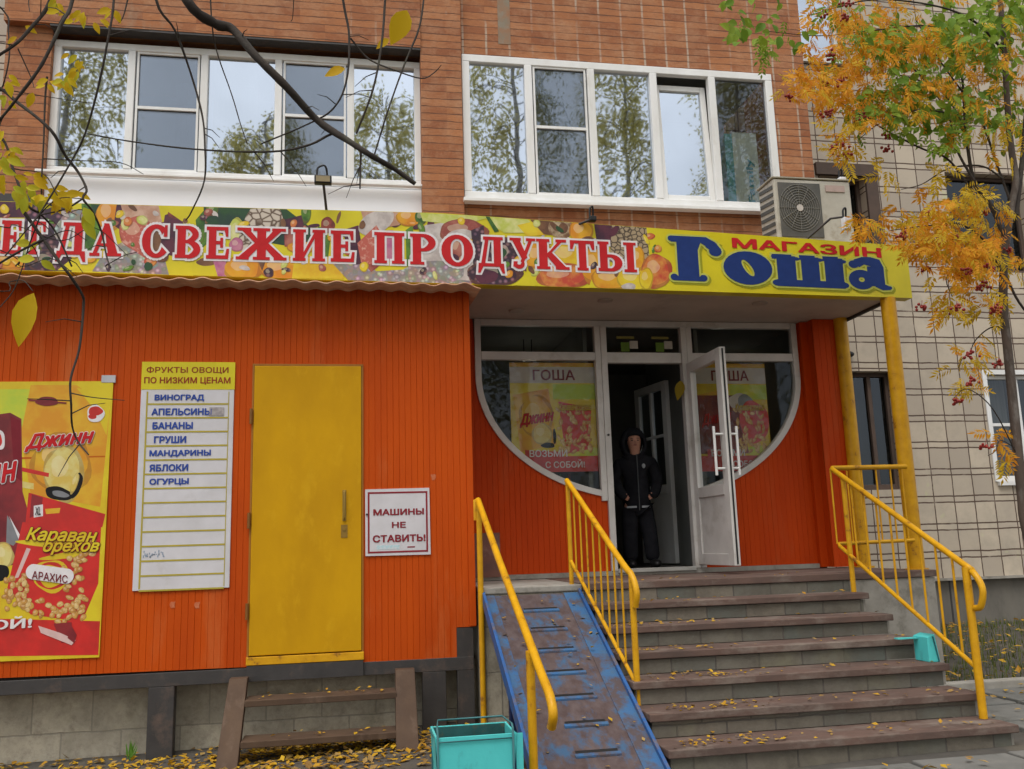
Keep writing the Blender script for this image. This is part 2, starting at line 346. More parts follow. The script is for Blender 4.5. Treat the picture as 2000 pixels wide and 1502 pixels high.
def window(par, X, Z, y, opens, frame=.06, depth=.07, room=ROOMPALE, name='window', meshes=(), glassm=GLASS):
    """X: list of mullion centres incl. edges, Z=(z0,z1)"""
    fr = MB(); z0, z1 = Z
    fr.box(X[0], X[-1], y, y + depth, z0, z0 + frame * 1.3); fr.box(X[0], X[-1], y, y + depth, z1 - frame, z1)
    for i, x in enumerate(X):
        w = frame if 0 < i < len(X) - 1 else frame
        xa = x if i == 0 else (x - w if i == len(X) - 1 else x - w / 2)
        fr.box(xa, xa + w, y - (.004 if 0 < i < len(X)-1 else 0), y + depth, z0 + frame * 1.3, z1 - frame)
    f = fr.build('window', WHITE, par, bevel=.006)
    for i in range(len(X) - 1):
        a = X[i] + (frame if i == 0 else frame / 2); b = X[i + 1] - (frame if i == len(X) - 2 else frame / 2)
        za, zb = z0 + frame * 1.3, z1 - frame
        if i in opens:
            if opens[i] == 'screen':
                p = MB(); yy = y + .012
                p.box(a + .012, a + .032, yy, yy + .02, za, zb); p.box(b - .032, b - .012, yy, yy + .02, za, zb)
                p.box(a + .032, b - .032, yy, yy + .02, zb - .02, zb); p.box(a + .032, b - .032, yy, yy + .02, za, za + .02)
                zc = (za + zb) / 2 + .03; p.box(a + .032, b - .032, yy, yy + .02, zc - .014, zc + .014)
                p.build('screen_frame', WHITE, f)
                s = MB(); s.poly([(a, yy + .024, za), (b, yy + .024, za), (b, yy + .024, zb), (a, yy + .024, zb)]); s.build('insect_screen', GLASS_M, f)
            elif opens[i] == 'tilt':
                p = MB(); h = zb - za - .07; ang = math.radians(3.2)
                def P(u, t, k): # u across, t up, k thickness
                    return (u, y + .03 + k - .0 + t * math.sin(ang) * 1.0, za + .0 + t * math.cos(ang))
                def bx(u0, u1, t0, t1): p.hexa([P(u0,t0,0),P(u1,t0,0),P(u1,t0,.05),P(u0,t0,.05),P(u0,t1,0),P(u1,t1,0),P(u1,t1,.05),P(u0,t1,.05)])
                bx(a, a + .06, 0, h); bx(b - .06, b, 0, h); bx(a + .06, b - .06, 0, .06); bx(a + .06, b - .06, h - .06, h)
                p.build('sash', WHITE, f, bevel=.005)
                s = MB(); s.poly([P(a+.05,.05,.03),P(b-.05,.05,.03),P(b-.05,h-.05,.03),P(a+.05,h-.05,.03)]); s.build('pane', glassm, f)
                continue
        s = MB(); yy = y + .045 + .0015 * ((i * 7) % 3)
        tl = .004 * (((i * 5) % 3) - 1)
        s.poly([(a - .01, yy, za - .01), (b + .01, yy + tl, za - .01), (b + .01, yy + tl, zb + .01), (a - .01, yy, zb + .01)]); s.build('pane', GLASS_L if opens.get(i) == 'clear' else glassm, f)
    return f
# left loggia
XL = [-2.80, -2.10, -1.43, -.73, -.03, .67]
window(bb, XL, (5.10, 6.47), 1.16, {1: 'screen', 3: 'screen'}, .068)
mb = MB(); mb.box(-2.80, .67, 1.145, 1.19, 4.25, 5.085)
mb.build('loggia_panel', WHITE_P, bb, bevel=.004)
mb = MB(); mb.box(-2.86, .67, 1.05, 1.11, 5.085, 5.11); mb.build('window_ledge', WHITE, bb, bevel=.004)
mb = MB()
for i in range(5): mb.box(XL[i] + .3 * (i % 2), XL[i+1] - .25, 1.75, 1.77, 4.5, 6.4)
mb.box(-2.75, .65, 1.3, 2.2, 6.47, 6.5)
mb.build('loggia_curtain', M('drab_curtain', (.23, .20, .15), (.16, .14, .10), 3, .9, stretch=(8, 1, .3)), bb)
mb = MB(); mb.box(-2.75, .63, 2.2, 2.25, 4.3, 6.5); mb.build('loggia_back_wall', ROOMPALE, bb)
# right loggia
XR = [1.08, 1.765, 2.43, 3.11, 3.765, 4.46]
window(bb, XR, (4.965, 6.545), Y1 - .03, {1: 'screen', 3: 'tilt', 4: 'clear'}, .078)
mb = MB(); mb.box(1.06, 4.47, .98, 1.08, 4.93, 4.967); mb.build('window_ledge', WHITE, bb, bevel=.004)
mb = MB(); mb.box(1.1, 4.44, 2.3, 2.35, 4.9, 6.56); mb.box(1.1, 4.44, 1.2, 2.3, 6.56, 6.58); mb.box(1.1, 4.44, 1.25, 2.3, 4.88, 4.9)
mb.build('loggia_back_wall', ROOMPALE, bb)
mb = MB(); mb.box(2.02, 2.11, 1.75, 1.80, 4.9, 6.2); mb.box(1.6, 2.2, 1.75, 1.79, 6.2, 6.28); mb.build('balcony_door_frame', WHITE, bb)
# things on the right sill
bx = MB(); bx.box(4.02, 4.30, 1.22, 1.36, 5.0, 5.92)
o = bx.build('cardboard_box', M('box_card', (.62, .66, .60), (.52, .58, .54), 4, .7), bevel=.004)
tag(o, 'tall pale cardboard box standing behind the rightmost pane of the right loggia window', 'box')
bx = MB(); bx.box(3.93, 4.018, 1.221, 1.359, 5.0, 5.9); bx.build('side_panel', flat('teal_print', (.06, .32, .36)), o)
bx = MB()
pts = [(2.66, 0), (2.98, 0), (3.0, .13), (2.93, .17), (2.72, .16), (2.64, .12)]
bx.prism([(x, 1.2, 5.03 + z) for x, z in pts], (0, .12, 0))
o = bx.build('plastic_bag', M('blue_bag', (.05, .16, .42), (.10, .25, .55), 9, .35, (.6, .65, .7), 6)); tag(o, 'crumpled blue plastic bag on the sill behind the middle pane', 'bag')

# ================================================================== PANEL BUILDING
pb = thing('panel_building', 'beige tiled panel apartment block set back behind the rowan tree', 'building', (8, 4, 0))
Y2 = 2.6
wins = [(5.80, 6.44, 4.7, 6.10), (7.60, 8.75, 4.88, 6.23), (5.74, 6.55, 2.12, 3.57), (7.83, 9.0, 2.19, 3.53), (5.66, 6.3, 7.70, 9.4)]
mb = MB(); wall_with_holes(mb, -12, -3.2, 0, 12, Y2, []); mb.build('wall', TILE, pb)
mb = MB(); wall_with_holes(mb, 4.6, 16, 1.06, 12, Y2, wins)
for h in wins:
    for a, b in (((h[0], h[2]), (h[0], h[3])), ((h[1], h[3]), (h[1], h[2])), ((h[0], h[3]), (h[1], h[3])), ((h[1], h[2]), (h[0], h[2]))):
        mb.poly([(a[0], Y2, a[1]), (b[0], Y2, b[1]), (b[0], Y2 + .2, b[1]), (a[0], Y2 + .2, a[1])])
mb.build('wall', TILE, pb)
mb = MB(); mb.box(4.6, 16, Y2 + .06, Y2 + .5, 0, 1.058); mb.build('plinth', PLINTH, pb)
for x in (7.02, 8.35, 9.9): mb = MB(); mb.box(x, x + .02, Y2 + .055, Y2 + .07, .1, 1.05); mb.build('plinth_joint', STEELDK, pb)
mb = MB(); mb.box(4.6, 16, Y2 - .03, Y2 + .06, 1.03, 1.058); mb.build('drip_ledge', CONC, pb)
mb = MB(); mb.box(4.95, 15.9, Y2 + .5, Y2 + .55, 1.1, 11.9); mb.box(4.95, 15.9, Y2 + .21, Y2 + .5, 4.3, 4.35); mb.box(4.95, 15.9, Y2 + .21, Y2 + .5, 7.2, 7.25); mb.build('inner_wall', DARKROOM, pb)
REV = M('brown_reveal', (.10, .066, .05), (.07, .05, .04), 5, .8)
def pwin(h, white, mull, tr=None):
    f = MB(); w = .05; y = Y2 + (.05 if white else .12)
    f.box(h[0], h[0]+w, y, y+.06, h[2], h[3]); f.box(h[1]-w, h[1], y, y+.06, h[2], h[3])
    f.box(h[0]+w, h[1]-w, y, y+.06, h[3]-w, h[3]); f.box(h[0]+w, h[1]-w, y, y+.06, h[2], h[2]+w*1.4)
    for x in mull: f.box(x - .025, x + .025, y - .004, y + .06, h[2]+w*1.4, h[3]-w)
    if tr: f.box(h[0] + w, (mull[0] if mull else h[1]) - .025, y - .002, y + .05, tr - .02, tr + .02)
    fo = f.build('window', WHITE if white else REV, pb, bevel=.004)
    p = MB(); p.poly([(h[0]+w/2, y+.035, h[2]+w/2), (h[1]-w/2, y+.035, h[2]+w/2), (h[1]-w/2, y+.035, h[3]-w/2), (h[0]+w/2, y+.035, h[3]-w/2)])
    p.build('pane', GLASS if h[3] > 9 else GLASS_K, fo)
    if white:
        s = MB(); s.box(h[0]-.03, h[1]+.03, Y2-.05, Y2+.05, h[2]-.05, h[2]-.002); s.box(h[0]-.06, h[0]-.002, Y2-.015, Y2+.02, h[2], h[3]+.06); s.box(h[0], h[1], Y2-.015, Y2+.02, h[3]+.002, h[3]+.06)
        s.build('sill', WHITE, fo)
    return fo
pwin(wins[0], False, [6.12]); pwin(wins[1], False, [8.1]); pwin(wins[2], False, [6.28]); pwin(wins[3], True, [8.28], 2.9); pwin(wins[4], True, [])
mb = MB(); mb.box(5.76, 6.60, Y2 - .05, Y2 - .002, 6.10, 6.26); mb.box(6.44, 6.60, Y2 - .04, Y2 - .002, 4.7, 6.10); mb.build('window_surround', REV, pb)
mb = MB(); mb.box(7.86, 8.24, Y2 + .22, Y2 + .23, 2.25, 3.5); mb.build('curtain', M('grey_curtain', (.25, .24, .24), (.17, .17, .17), 4, .9, stretch=(9, 1, .2)), pb)
# ================================================================== KIOSK (orange annex)
def slats(mb, x0, x1, y, zb, zt, wdt=.048, m=0, thick=.02):
    """grooved boards facing -Y between x0,x1; zb/zt are functions of x"""
    n = max(1, int(round((x1 - x0) / wdt))); w = (x1 - x0) / n; g_ = .0045; dp = .0035
    for i in range(n):
        a = x0 + i * w; b = a + w; d = random.uniform(-.0012, .0012)
        q = lambda xa, xb, ya, yb: mb.poly([(xa, ya, zb(xa)), (xb, yb, zb(xb)), (xb, yb, zt(xb)), (xa, ya, zt(xa))], m)
        q(a + g_/2, b - g_/2, y + d, y + d); q(a, a + g_/2, y + dp, y + d); q(b - g_/2, b, y + d, y + dp)
    q2 = [(x0, zb(x0)), (x1, zb(x1)), (x1, zt(x1)), (x0, zt(x0))]
    for i in range(n): a = x0 + i * w; b = a + w; mb.poly([(b, y + thick, zb(b)), (a, y + thick, zb(a)), (a, y + thick, zt(a)), (b, y + thick, zt(b))], m)
    mb.poly([(x0, y+.007, zb(x0)), (x0, y + thick, zb(x0)), (x1, y + thick, zb(x1)), (x1, y+.007, zb(x1))], m)
kk = thing('kiosk', 'orange slatted kiosk annex with a yellow metal door under the long shop sign', 'kiosk', (-1.5, .5, .2))
DX0, DX1, DZ0, DZ1 = -.785, .075, .83, 3.075
mb = MB(); zb = lambda x: .765 + (x + 1) * -.008
top = lambda x: 3.77
slats(mb, -4.6, DX0, 0, zb, top); slats(mb, DX0, DX1, 0, lambda x: DZ1 + .004, top); slats(mb, DX1, .80, 0, lambda x: .715, top); slats(mb, .80, .955, 0, lambda x: .98, top)
mb.build('front_wall', ORANGE, kk)
mb = MB(); mb.box(.925, .955, .022, 1.1, .98, 3.76); mb.build('side_wall', ORANGE, kk)
mb = MB(); mb.box(.905, .957, -.012, .03, .985, 3.74); mb.build('corner_trim', ORANGE, kk, bevel=.004)
SCUFF = pm_scuff = M('scuff', (.52, .17, .08), (.46, .09, .02), 40, .8, bmp=0)
for x_, z_ in ((at(338, 1180, 0).x, 1.24), (at(386, 1182, 0).x, 1.23), (at(846, 938, 0).x, 2.16)):
    mb = MB(); mb.add([(x_ + .018*math.cos(t)*(1 + .4*math.sin(3*t + x_)), -.0022, z_ + .035*math.sin(t)*(1 + .4*math.cos(2*t))) for t in [2*math.pi*i/14 for i in range(14)]], [tuple(range(14))]); mb.build('scuff_mark', SCUFF, kk)
# yellow door
mb = MB(); mb.box(DX0 + .012, DX1 - .012, -.022, .01, DZ0 + .012, DZ1 - .008)
dr = mb.build('door', YELLOW_DOOR, kk, bevel=.006)
mb = MB(); mb.box(DX0 - .004, DX0 + .010, -.012, .012, DZ0, DZ1); mb.box(DX1 - .010, DX1 + .004, -.012, .012, DZ0, DZ1); mb.box(DX0 - .004, DX1 + .004, -.014, .012, DZ1 - .006, DZ1 + .01)
mb.build('door_frame', M('brown_frame', (.34, .13, .01), rough=.5), kk)
mb = MB(); mb.box(DX0 - .006, DX1 + .006, -.03, .03, DZ0 - .055, DZ0 + .004); mb.build('door_sill', YELLOW, kk, bevel=.004)
mb = MB()
hx = -.07
mb.tube([(hx, -.02, 2.06), (hx, -.055, 2.05), (hx + .003, -.06, 1.95), (hx, -.055, 1.85), (hx, -.02, 1.84)], .008, 8); mb.box(hx-.014, hx+.014, -.03, -.02, 1.83, 2.07)
mb.build('handle', M('dull_brass', (.30, .19, .03), rough=.4), dr, bevel=.002)
mb = MB(); mb.box(-.095, -.045, -.0255, -.0215, 1.70, 1.80); mb.tube([(hx, -.031, 1.765), (hx, -.024, 1.765)], .012, 10); mb.build('lock_plate', M('lock_brass', (.26, .15, .02), rough=.45), dr)
for z in (2.66, 1.85, 1.17):
    mb = MB(); mb.tube([(DX0 - .006, -.03, z - .06), (DX0 - .006, -.03, z + .06)], .012, 8); mb.build('hinge', M('hinge_brown', (.22, .09, .012), rough=.6), dr)
mb = MB(); mb.tube([(DX1 + .03, -.02, 1.875), (DX1 + .03, .0, 1.875)], .009, 8); mb.build('bolt', STEELDK, kk)
# steel base, posts, block wall behind
mb = MB(); mb.box(-4.6, .93, -.002, .07, .655, .755); mb.box(-4.6, .93, .07, 1.0, .72, .752); mb.build('base_beam', STEELDK, kk, bevel=.004)
mb = MB(); mb.box(DX0, DX1, -.03, -.006, .66, DZ0 - .058); mb.build('door_plate', STEELDK, kk)
for x in (-1.39, .62, -3.4):
    mb = MB(); mb.box(x - .092, x + .092, .0, .10, gz(x, 0) - .05, .656); mb.build('post', STEELDK, kk, bevel=.006)
mb = MB(); mb.box(.80, .93, .0, .08, gz(.9, 0), .975); mb.build('corner_post', STEELDK, kk)
mb = MB(); mb.box(-4.6, 1.0, .24, .6, -.05, .70); mb.build('block_wall', BLOCK, kk)
# corrugated roof edge
mb = MB(); n = 330; x0, x1 = -4.4, 1.02
def wv(x): return math.sin(x * 2 * math.pi / .17) * .009 + math.sin(x * 9.1) * .004 - (.03 * max(0, (x - .9) / .12) ** 2)
rows = []
for yy, dz in ((-.27, 0), (-.27, .010), (1.0, .10), (1.0, .086)):
    rows.append([(x0 + (x1-x0)*i/n, yy + (.012 * math.sin(i * .21) if yy < 0 else 0), 3.69 + dz + wv(x0 + (x1-x0)*i/n)) for i in range(n+1)])
vs = [p for r in rows for p in r]; k = n + 1
fs = []
for r in (0, 1, 2): fs += [(r*k+i, r*k+i+1, (r+1)*k+i+1, (r+1)*k+i) for i in range(n)]
fs += [(3*k+i, 3*k+i+1, i+1, i) for i in range(n)]
mb.add(vs, fs, 0, True); mb.build('roof_edge', GALV, kk)
mb = MB(); mb.box(1.05, 1.33, 1.03, 1.07, 1.32, 1.72); 
o = mb.build('plywood_board', M('stained_board', (.22, .10, .07), (.15, .08, .07), 6, .8, (.30, .2, .17), 5)); tag(o, 'small stained brown board leaning low in the left corner of the entrance', 'board')

# ================================================================== CANOPY
cp = thing('canopy', 'flat entrance canopy with a pale soffit carried on two round yellow posts', 'canopy', (3, .4, 1.3))
mb = MB(); mb.box(.958, 4.93, -.035, 1.09, 3.765, 4.13); mb.build('slab', SOFFIT, cp, bevel=.006)
mb = MB(); mb.box(4.93, 4.96, -.035, 1.09, 3.74, 4.16); mb.build('edge_trim', STEELDK, cp)
for x, y in ((3.75, .35), (2.25, .35), (1.5, .75)):
    mb = MB(); mb.tube([(x, y, 3.767), (x, y, 3.755), (x, y, 3.754)], [.07, .07, .05], 20); mb.build('downlight', M('lamp_rim', (.42, .36, .31)), cp)
for (x, y, r) in ((4.775, -.095, .066), (4.87, .88, .066)):
    mb = MB(); mb.tube([(x, y, 1.285), (x, y, 3.766 if y > 0 else 3.702)], r, 20); mb.tube([(x, y, 1.284), (x, y, 1.30)], r + .03, 20); mb.build('post', YELLOW, cp)

# ================================================================== SHOP ENTRANCE
se = thing('shop_entrance', 'shop front with a rounded white window in orange boards and an open white door', 'shop front', (3, 1.1, 1.3))
EC, EA, EB, EZ = 2.81, 1.655, 1.205, 3.2
def ez(x, a=EA, b=EB):
    t = 1 - ((x - EC) / a) ** 2
    return EZ - b * math.sqrt(max(0, t))
FL = 1.335
for (xa, xb, nm) in ((.97, 2.435, 0), (3.345, 4.52, 1)):
    mb = MB()
    slats(mb, xa, xb, 1.08, lambda x: FL, lambda x: (ez(x) if abs(x - EC) < EA else 3.76), .052)
    mb.build('cladding', ORANGE_RED, se)
mb = MB(); slats(mb, 4.57, 4.82, .90, lambda x: 1.30, lambda x: 3.762, .0625); mb.box(4.575, 4.815, .9205, 1.019, 1.30, 3.762); mb.build('pilaster', ORANGE_RED, se)
mb = MB(); mb.box(4.50, 4.95, 1.02, 1.09, 1.3, 3.76); mb.build('end_board', ORANGE_RED, se)
# curved white frame
def band(mb, t0, t1, a0, b0, a1, b1, ya, yb, n=28):
    P = lambda t, a, b: (EC + a * math.cos(t), EZ - b * math.sin(t))
    for i in range(n):
        s, e = t0 + (t1-t0)*i/n, t0 + (t1-t0)*(i+1)/n
        A, B, C_, D_ = P(s, a0, b0), P(e, a0, b0), P(e, a1, b1), P(s, a1, b1)
        mb.add([(p[0], yy, p[1]) for yy in (ya, yb) for p in (A, B, C_, D_)], [(0,1,2,3),(7,6,5,4),(0,4,5,1),(2,6,7,3)], 0)
mb = MB()
tl = math.acos((2.435 - EC) / EA); tr = math.acos((3.33 - EC) / EA)
band(mb, tl, math.pi, EA + .012, EB + .012, EA - .048, EB - .045, 1.055, 1.13); band(mb, 0, tr, EA + .012, EB + .012, EA - .048, EB - .045, 1.055, 1.13)
mb.box(EC - EA - .012, EC - EA + .048, 1.056, 1.13, EZ, 3.76); mb.box(EC + EA - .048, EC + EA + .012, 1.056, 1.13, EZ, 3.76)
mb.box(EC - EA + .05, EC + EA - .05, 1.06, 1.13, 3.70, 3.76)
mb.box(EC - EA + .05, 2.33, 1.062, 1.13, 3.36, 3.44); mb.box(3.335, EC + EA - .05, 1.062, 1.13, 3.36, 3.44); mb.box(2.45, 3.22, 1.062, 1.13, 3.335, 3.44)
mb.box(2.33, 2.387, 1.05, 1.13, 1.99, 3.70); mb.box(2.389, 2.45, 1.045, 1.13, FL, 3.70)
mb.box(3.22, 3.275, 1.045, 1.13, FL, 3.70); mb.box(3.277, 3.335, 1.05, 1.13, FL, 3.70)
mb.build('glazing_frame', DOORWHITE, se, bevel=.004)
def pane(pts, nm='pane', y=1.10, m=None):
    mb = MB(); mb.poly([(x, y, z) for x, z in pts]); return mb.build(nm, m or GLASS_D, se)
def arc(xa, xb, n=20): return [(xa + (xb-xa)*i/n, ez(xa + (xb-xa)*i/n, EA - .03, EB - .03)) for i in range(n+1)]
XLp = EC - EA + .031; XRp = EC + EA - .031
pane(arc(XLp, 2.345) + [(2.345, 3.38), (XLp, 3.38)]); pane(arc(3.325, XRp) + [(XRp, 3.38), (3.325, 3.38)])
for a, b in ((XLp, 2.345), (2.44, 3.23), (3.325, XRp)): pane([(a, 3.42), (b, 3.42), (b, 3.71), (a, 3.71)], 'transom_pane')
mb = MB(); mb.tube([(2.42, 1.035, 2.62), (2.42, 1.05, 2.62)], .012, 8); mb.build('lock', STEELDK, se)
# transom stickers
for x in (2.70, 3.06):
    mb = MB(); mb.box(x - .13, x + .05, 1.094, 1.098, 3.585, 3.61, 1); mb.box(x + .0, x + .085, 1.0945, 1.098, 3.485, 3.565, 0); mb.box(x - .09, x - .004, 1.0945, 1.098, 3.455, 3.55, 2)
    mb.build('hours_sticker', [flat('sticker_white', (.45, .42, .36)), flat('sticker_ochre', (.22, .19, .05)), flat('sticker_green', (.12, .2, .03))], se)
# open door leaf
H = Vector((3.283, 1.055, 0)); Fv = Vector((3.305, .27, 0)); du = (Fv - H).normalized(); LWD = (Fv - H).length; dn = Vector((du.y, -du.x, 0))
def leafbox(mb, u0, u1, t0, t1, z0, z1, m=0):
    p = []
    for z in (z0, z1):
        for u, t in ((u0, t0), (u1, t0), (u1, t1), (u0, t1)):
            q = H + du * u + dn * t; p.append((q.x, q.y, z))
    mb.hexa(p, m)
mb = MB(); T = .03
leafbox(mb, 0, .10, -T, T, 1.365, 3.325); leafbox(mb, LWD - .11, LWD, -T, T, 1.365, 3.325)
leafbox(mb, .10, LWD - .11, -T, T, 1.365, 1.47); leafbox(mb, .10, LWD - .11, -T, T, 3.22, 3.325); leafbox(mb, .10, LWD - .11, -T, T, 1.99, 2.09)
leafbox(mb, .10, LWD - .11, -.016, .016, 1.47, 1.99)
lf = mb.build('door_leaf', DOORWHITE, se, bevel=.005)
mb = MB(); q = [H + du * u for u in (.09, LWD - .10)]; mb.poly([(q[0].x, q[0].y, 2.08), (q[1].x, q[1].y, 2.08), (q[1].x, q[1].y, 3.23), (q[0].x, q[0].y, 3.23)]); mb.build('pane', GLASS_D, lf)
for sgn in (-1, 1):
    mb = MB(); u = LWD - .06
    a = H + du * u + dn * (sgn * .11)
    mb.tube([(a.x, a.y, 2.16), (a.x, a.y, 2.60)], .0125, 10)
    for z in (2.22, 2.53):
        b0 = H + du * u + dn * (sgn * .02); mb.tube([(b0.x, b0.y, z), (a.x, a.y, z)], .011, 10)
    mb.build('handle', WHITE, lf)
mb = MB(); a = H + du * (LWD - .001)
for z0, z1 in ((1.38, 3.31),):
    leafbox(mb, LWD, LWD + .004, -.008, .008, z0, z1)
mb.build('seal', BLACK, lf)
# inner door and room
mb = MB(); ih = Vector((3.375, 1.95, 0)); iv = Vector((3.24, 2.62, 0)); iu = (iv - ih).normalized(); iw = (iv - ih).length; inn = Vector((iu.y, -iu.x, 0))
def ibox(mb, u0, u1, t0, t1, z0, z1, m=0):
    p = []
    for z in (z0, z1):
        for u, t in ((u0, t0), (u1, t0), (u1, t1), (u0, t1)):
            q = ih + iu * u + inn * t; p.append((q.x, q.y, z))
    mb.hexa(p, m)
ibox(mb, 0, .09, -.025, .025, 1.36, 3.33); ibox(mb, iw - .09, iw, -.025, .025, 1.36, 3.33)
for z0, z1 in ((1.36, 1.46), (2.1, 2.2), (3.24, 3.33), (2.72, 2.75)): ibox(mb, .09, iw - .09, -.025, .025, z0, z1)
ibox(mb, iw / 2 - .02, iw / 2 + .02, -.024, .024, 2.2, 3.24); ibox(mb, .09, iw - .09, -.015, .015, 1.46, 2.1)
idr = mb.build('inner_door', WHITE, se, bevel=.004)
mb = MB(); ibox(mb, .08, iw - .08, -.003, .003, 2.19, 3.25); mb.build('pane', GLASS_D, idr)
mb = MB(); q = ih + iu * (iw - .05) - inn * .05
mb.tube([tuple(q + Vector((0, 0, 2.25))), tuple(q + iu * -.12 + Vector((0, 0, 2.25)))], .01, 8); mb.box(q.x - .02, q.x + .02, q.y - .02, q.y + .03, 2.15, 2.32); mb.build('handle', STEELDK, idr)
mb = MB()
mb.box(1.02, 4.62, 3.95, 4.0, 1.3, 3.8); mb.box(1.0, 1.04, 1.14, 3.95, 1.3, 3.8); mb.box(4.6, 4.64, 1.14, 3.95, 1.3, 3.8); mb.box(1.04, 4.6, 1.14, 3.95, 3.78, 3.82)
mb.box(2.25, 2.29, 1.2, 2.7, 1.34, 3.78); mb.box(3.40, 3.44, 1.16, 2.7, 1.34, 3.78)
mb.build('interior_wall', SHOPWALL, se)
mb = MB(); mb.box(1.04, 4.6, 1.09, 3.95, 1.28, 1.345); mb.build('shop_floor', M('dark_floor', (.08, .07, .06), rough=.6), se)
mb = MB(); mb.box(2.45, 3.22, 1.03, 1.09, 1.315, 1.352); mb.build('threshold', M('worn_metal', (.42, .41, .38), rough=.4), se, bevel=.004)
# ceiling lamps seen through the glass
LAMP = bpy.data.materials.new('lamp_glow'); LAMP.use_nodes = True; LAMP.node_tree.nodes['Principled BSDF'].inputs['Emission Color'].default_value = (1, .93, .8, 1); LAMP.node_tree.nodes['Principled BSDF'].inputs['Emission Strength'].default_value = 9
for px, py, Yd, lb in ((1026, 768, 2.0, 'small lit round lamp glowing high behind the left shop window, lower of two'), (1041, 757, 2.0, 'small lit round lamp glowing behind the left shop window, upper of two'), (1413, 757, 2.4, 'small lit round lamp glowing behind the open door glass')):
    p = at(px, py, Yd); mb = MB(); mb.tube([(p.x, p.y, 3.78), (p.x, p.y, p.z + .03)], .006, 6)
    t = thing('hanging_lamp', lb, 'lamp', (p.x, p.y, p.z), 'lamps inside the shop')
    mb.build('cord', BLACK, t); mb = MB(); mb.ell((p.x, p.y, p.z), (.032, .032, .018), 12, 8); mb.build('bulb', LAMP, t)
# shelf and goods seen low through the left window
sh = thing('shelf', 'low shop shelf with goods seen at the foot of the left round window', 'shelf', (2.0, 1.55, 1.345))
mb = MB(); mb.box(1.55, 2.2, 1.3, 1.6, 2.02, 2.05); mb.build('board', WOOD, sh)
mb = MB(); mb.box(1.55, 1.58, 1.3, 1.6, 1.345, 2.02); mb.build('side_panel', WOOD, sh); mb = MB(); mb.box(2.17, 2.2, 1.3, 1.6, 1.345, 2.02); mb.build('side_panel', WOOD, sh)
for i, (x, c, lb) in enumerate(((1.82, (.45, .42, .40), 'pale packet'), (1.92, (.10, .10, .13), 'dark bottle'), (2.01, (.06, .22, .05), 'green bottle'), (2.10, (.35, .06, .05), 'reddish bottle'))):
    mb = MB(); mb.tube([(x, 1.4, 2.05), (x, 1.4, 2.19), (x, 1.4, 2.22), (x, 1.4, 2.26), (x, 1.4, 2.28)], [.036, .036, .016, .015, .016], 14)
    tag(mb.build('bottle', flat('goods_%s' % lb.split()[0], c, .25)), lb + ' standing on the low shelf behind the left shop window', 'bottle', 'goods on the shop shelf')

# ================================================================== LETTERING
TXT = {}
def textobj(name, body, rect, mat, parent, y, bold=.0, shear=0, slope=0, rise=0, n2=0, outline=None):
    """flat lettering filling rect=(x0,x1,z0,z1) on plane y facing -Y; slope lifts z along x"""
    def mk(off, bold):
        c = bpy.data.curves.new('t', 'FONT'); c.body = body; c.shear = shear; c.resolution_u = 4; c.fill_mode = 'NONE'
        o = bpy.data.objects.new('t', c); me = bpy.data.meshes.new_from_object(o); bpy.data.objects.remove(o); bpy.data.curves.remove(c)
        P2 = [Vector(v.co[:2]) for v in me.vertices]; E2 = [tuple(e.vertices) for e in me.edges]; bpy.data.meshes.remove(me)
        cdt = delaunay_2d_cdt(P2, E2, [], 0, 1e-6); PV, TR = cdt[0], []
        for t in cdt[2]:                                    # keep triangles inside the outline (non-zero winding)
            gx = sum(PV[q].x for q in t) / 3; gy = sum(PV[q].y for q in t) / 3; wd = 0
            for a_, b_ in E2:
                A_, B_ = P2[a_], P2[b_]
                if (A_.y > gy) != (B_.y > gy) and gx < (B_.x - A_.x) * (gy - A_.y) / (B_.y - A_.y) + A_.x: wd += 1 if B_.y > A_.y else -1
            if wd: TR.append(t)
        rings = [(0, 0)]                                    # heavier weight: the letters struck several times, each a hair further out
        for r_, n_ in ((off, 10), (off * .5, 6)):
            if off > 0: rings += [(r_ * math.cos(2*math.pi*i/n_), r_ * math.sin(2*math.pi*i/n_)) for i in range(n_)]
        vs = []; fs = []                                  # each strike a hairline further out, so none share a plane
        for k, (dx, dz) in enumerate(rings):
            n0 = len(vs); vs += [(q.x + dx, q.y + dz, k * .0001) for q in PV]; fs += [tuple(n0 + i for i in t) for t in TR]
        m2 = bpy.data.meshes.new('t'); m2.from_pydata(vs, [], fs); return m2
    base = mk(bold, 0); xs = [v.co.x for v in base.vertices]; ys = [v.co.y for v in base.vertices]
    bx0, bx1, by0, by1 = min(xs), max(xs), min(ys), max(ys)
    sx = (rect[1] - rect[0]) / (bx1 - bx0); sz = (rect[3] - rect[2]) / (by1 - by0); res = []
    b = BASE.get(parent, Vector((0, 0, 0)))
    for k, (me, mt, yy) in enumerate([(base, mat, y)] + ([(mk(bold + outline[0], 0), outline[1], y + .003)] if outline else [])):
        for v in me.vertices:
            x = rect[0] + (v.co.x - bx0) * sx; z = rect[2] + (v.co.y - by0) * sz + (x - rect[0]) * slope
            v.co = (x - b.x, yy - v.co.z - b.y, z - b.z)
        me.materials.clear(); me.materials.append(mt); me.name = name
        o = bpy.data.objects.new(name if k == 0 else name + '_outline', me); COL.objects.link(o); o.parent = parent; BASE[o] = b; res.append(o)
    return res[0]
RED = flat('sign_red', (.52, .018, .022)); SWHITE = flat('sign_white', (.74, .70, .70)); NAVYL = flat('sign_navy', (.016, .04, .17)); SHADE = flat('sign_olive', (.30, .30, .02))
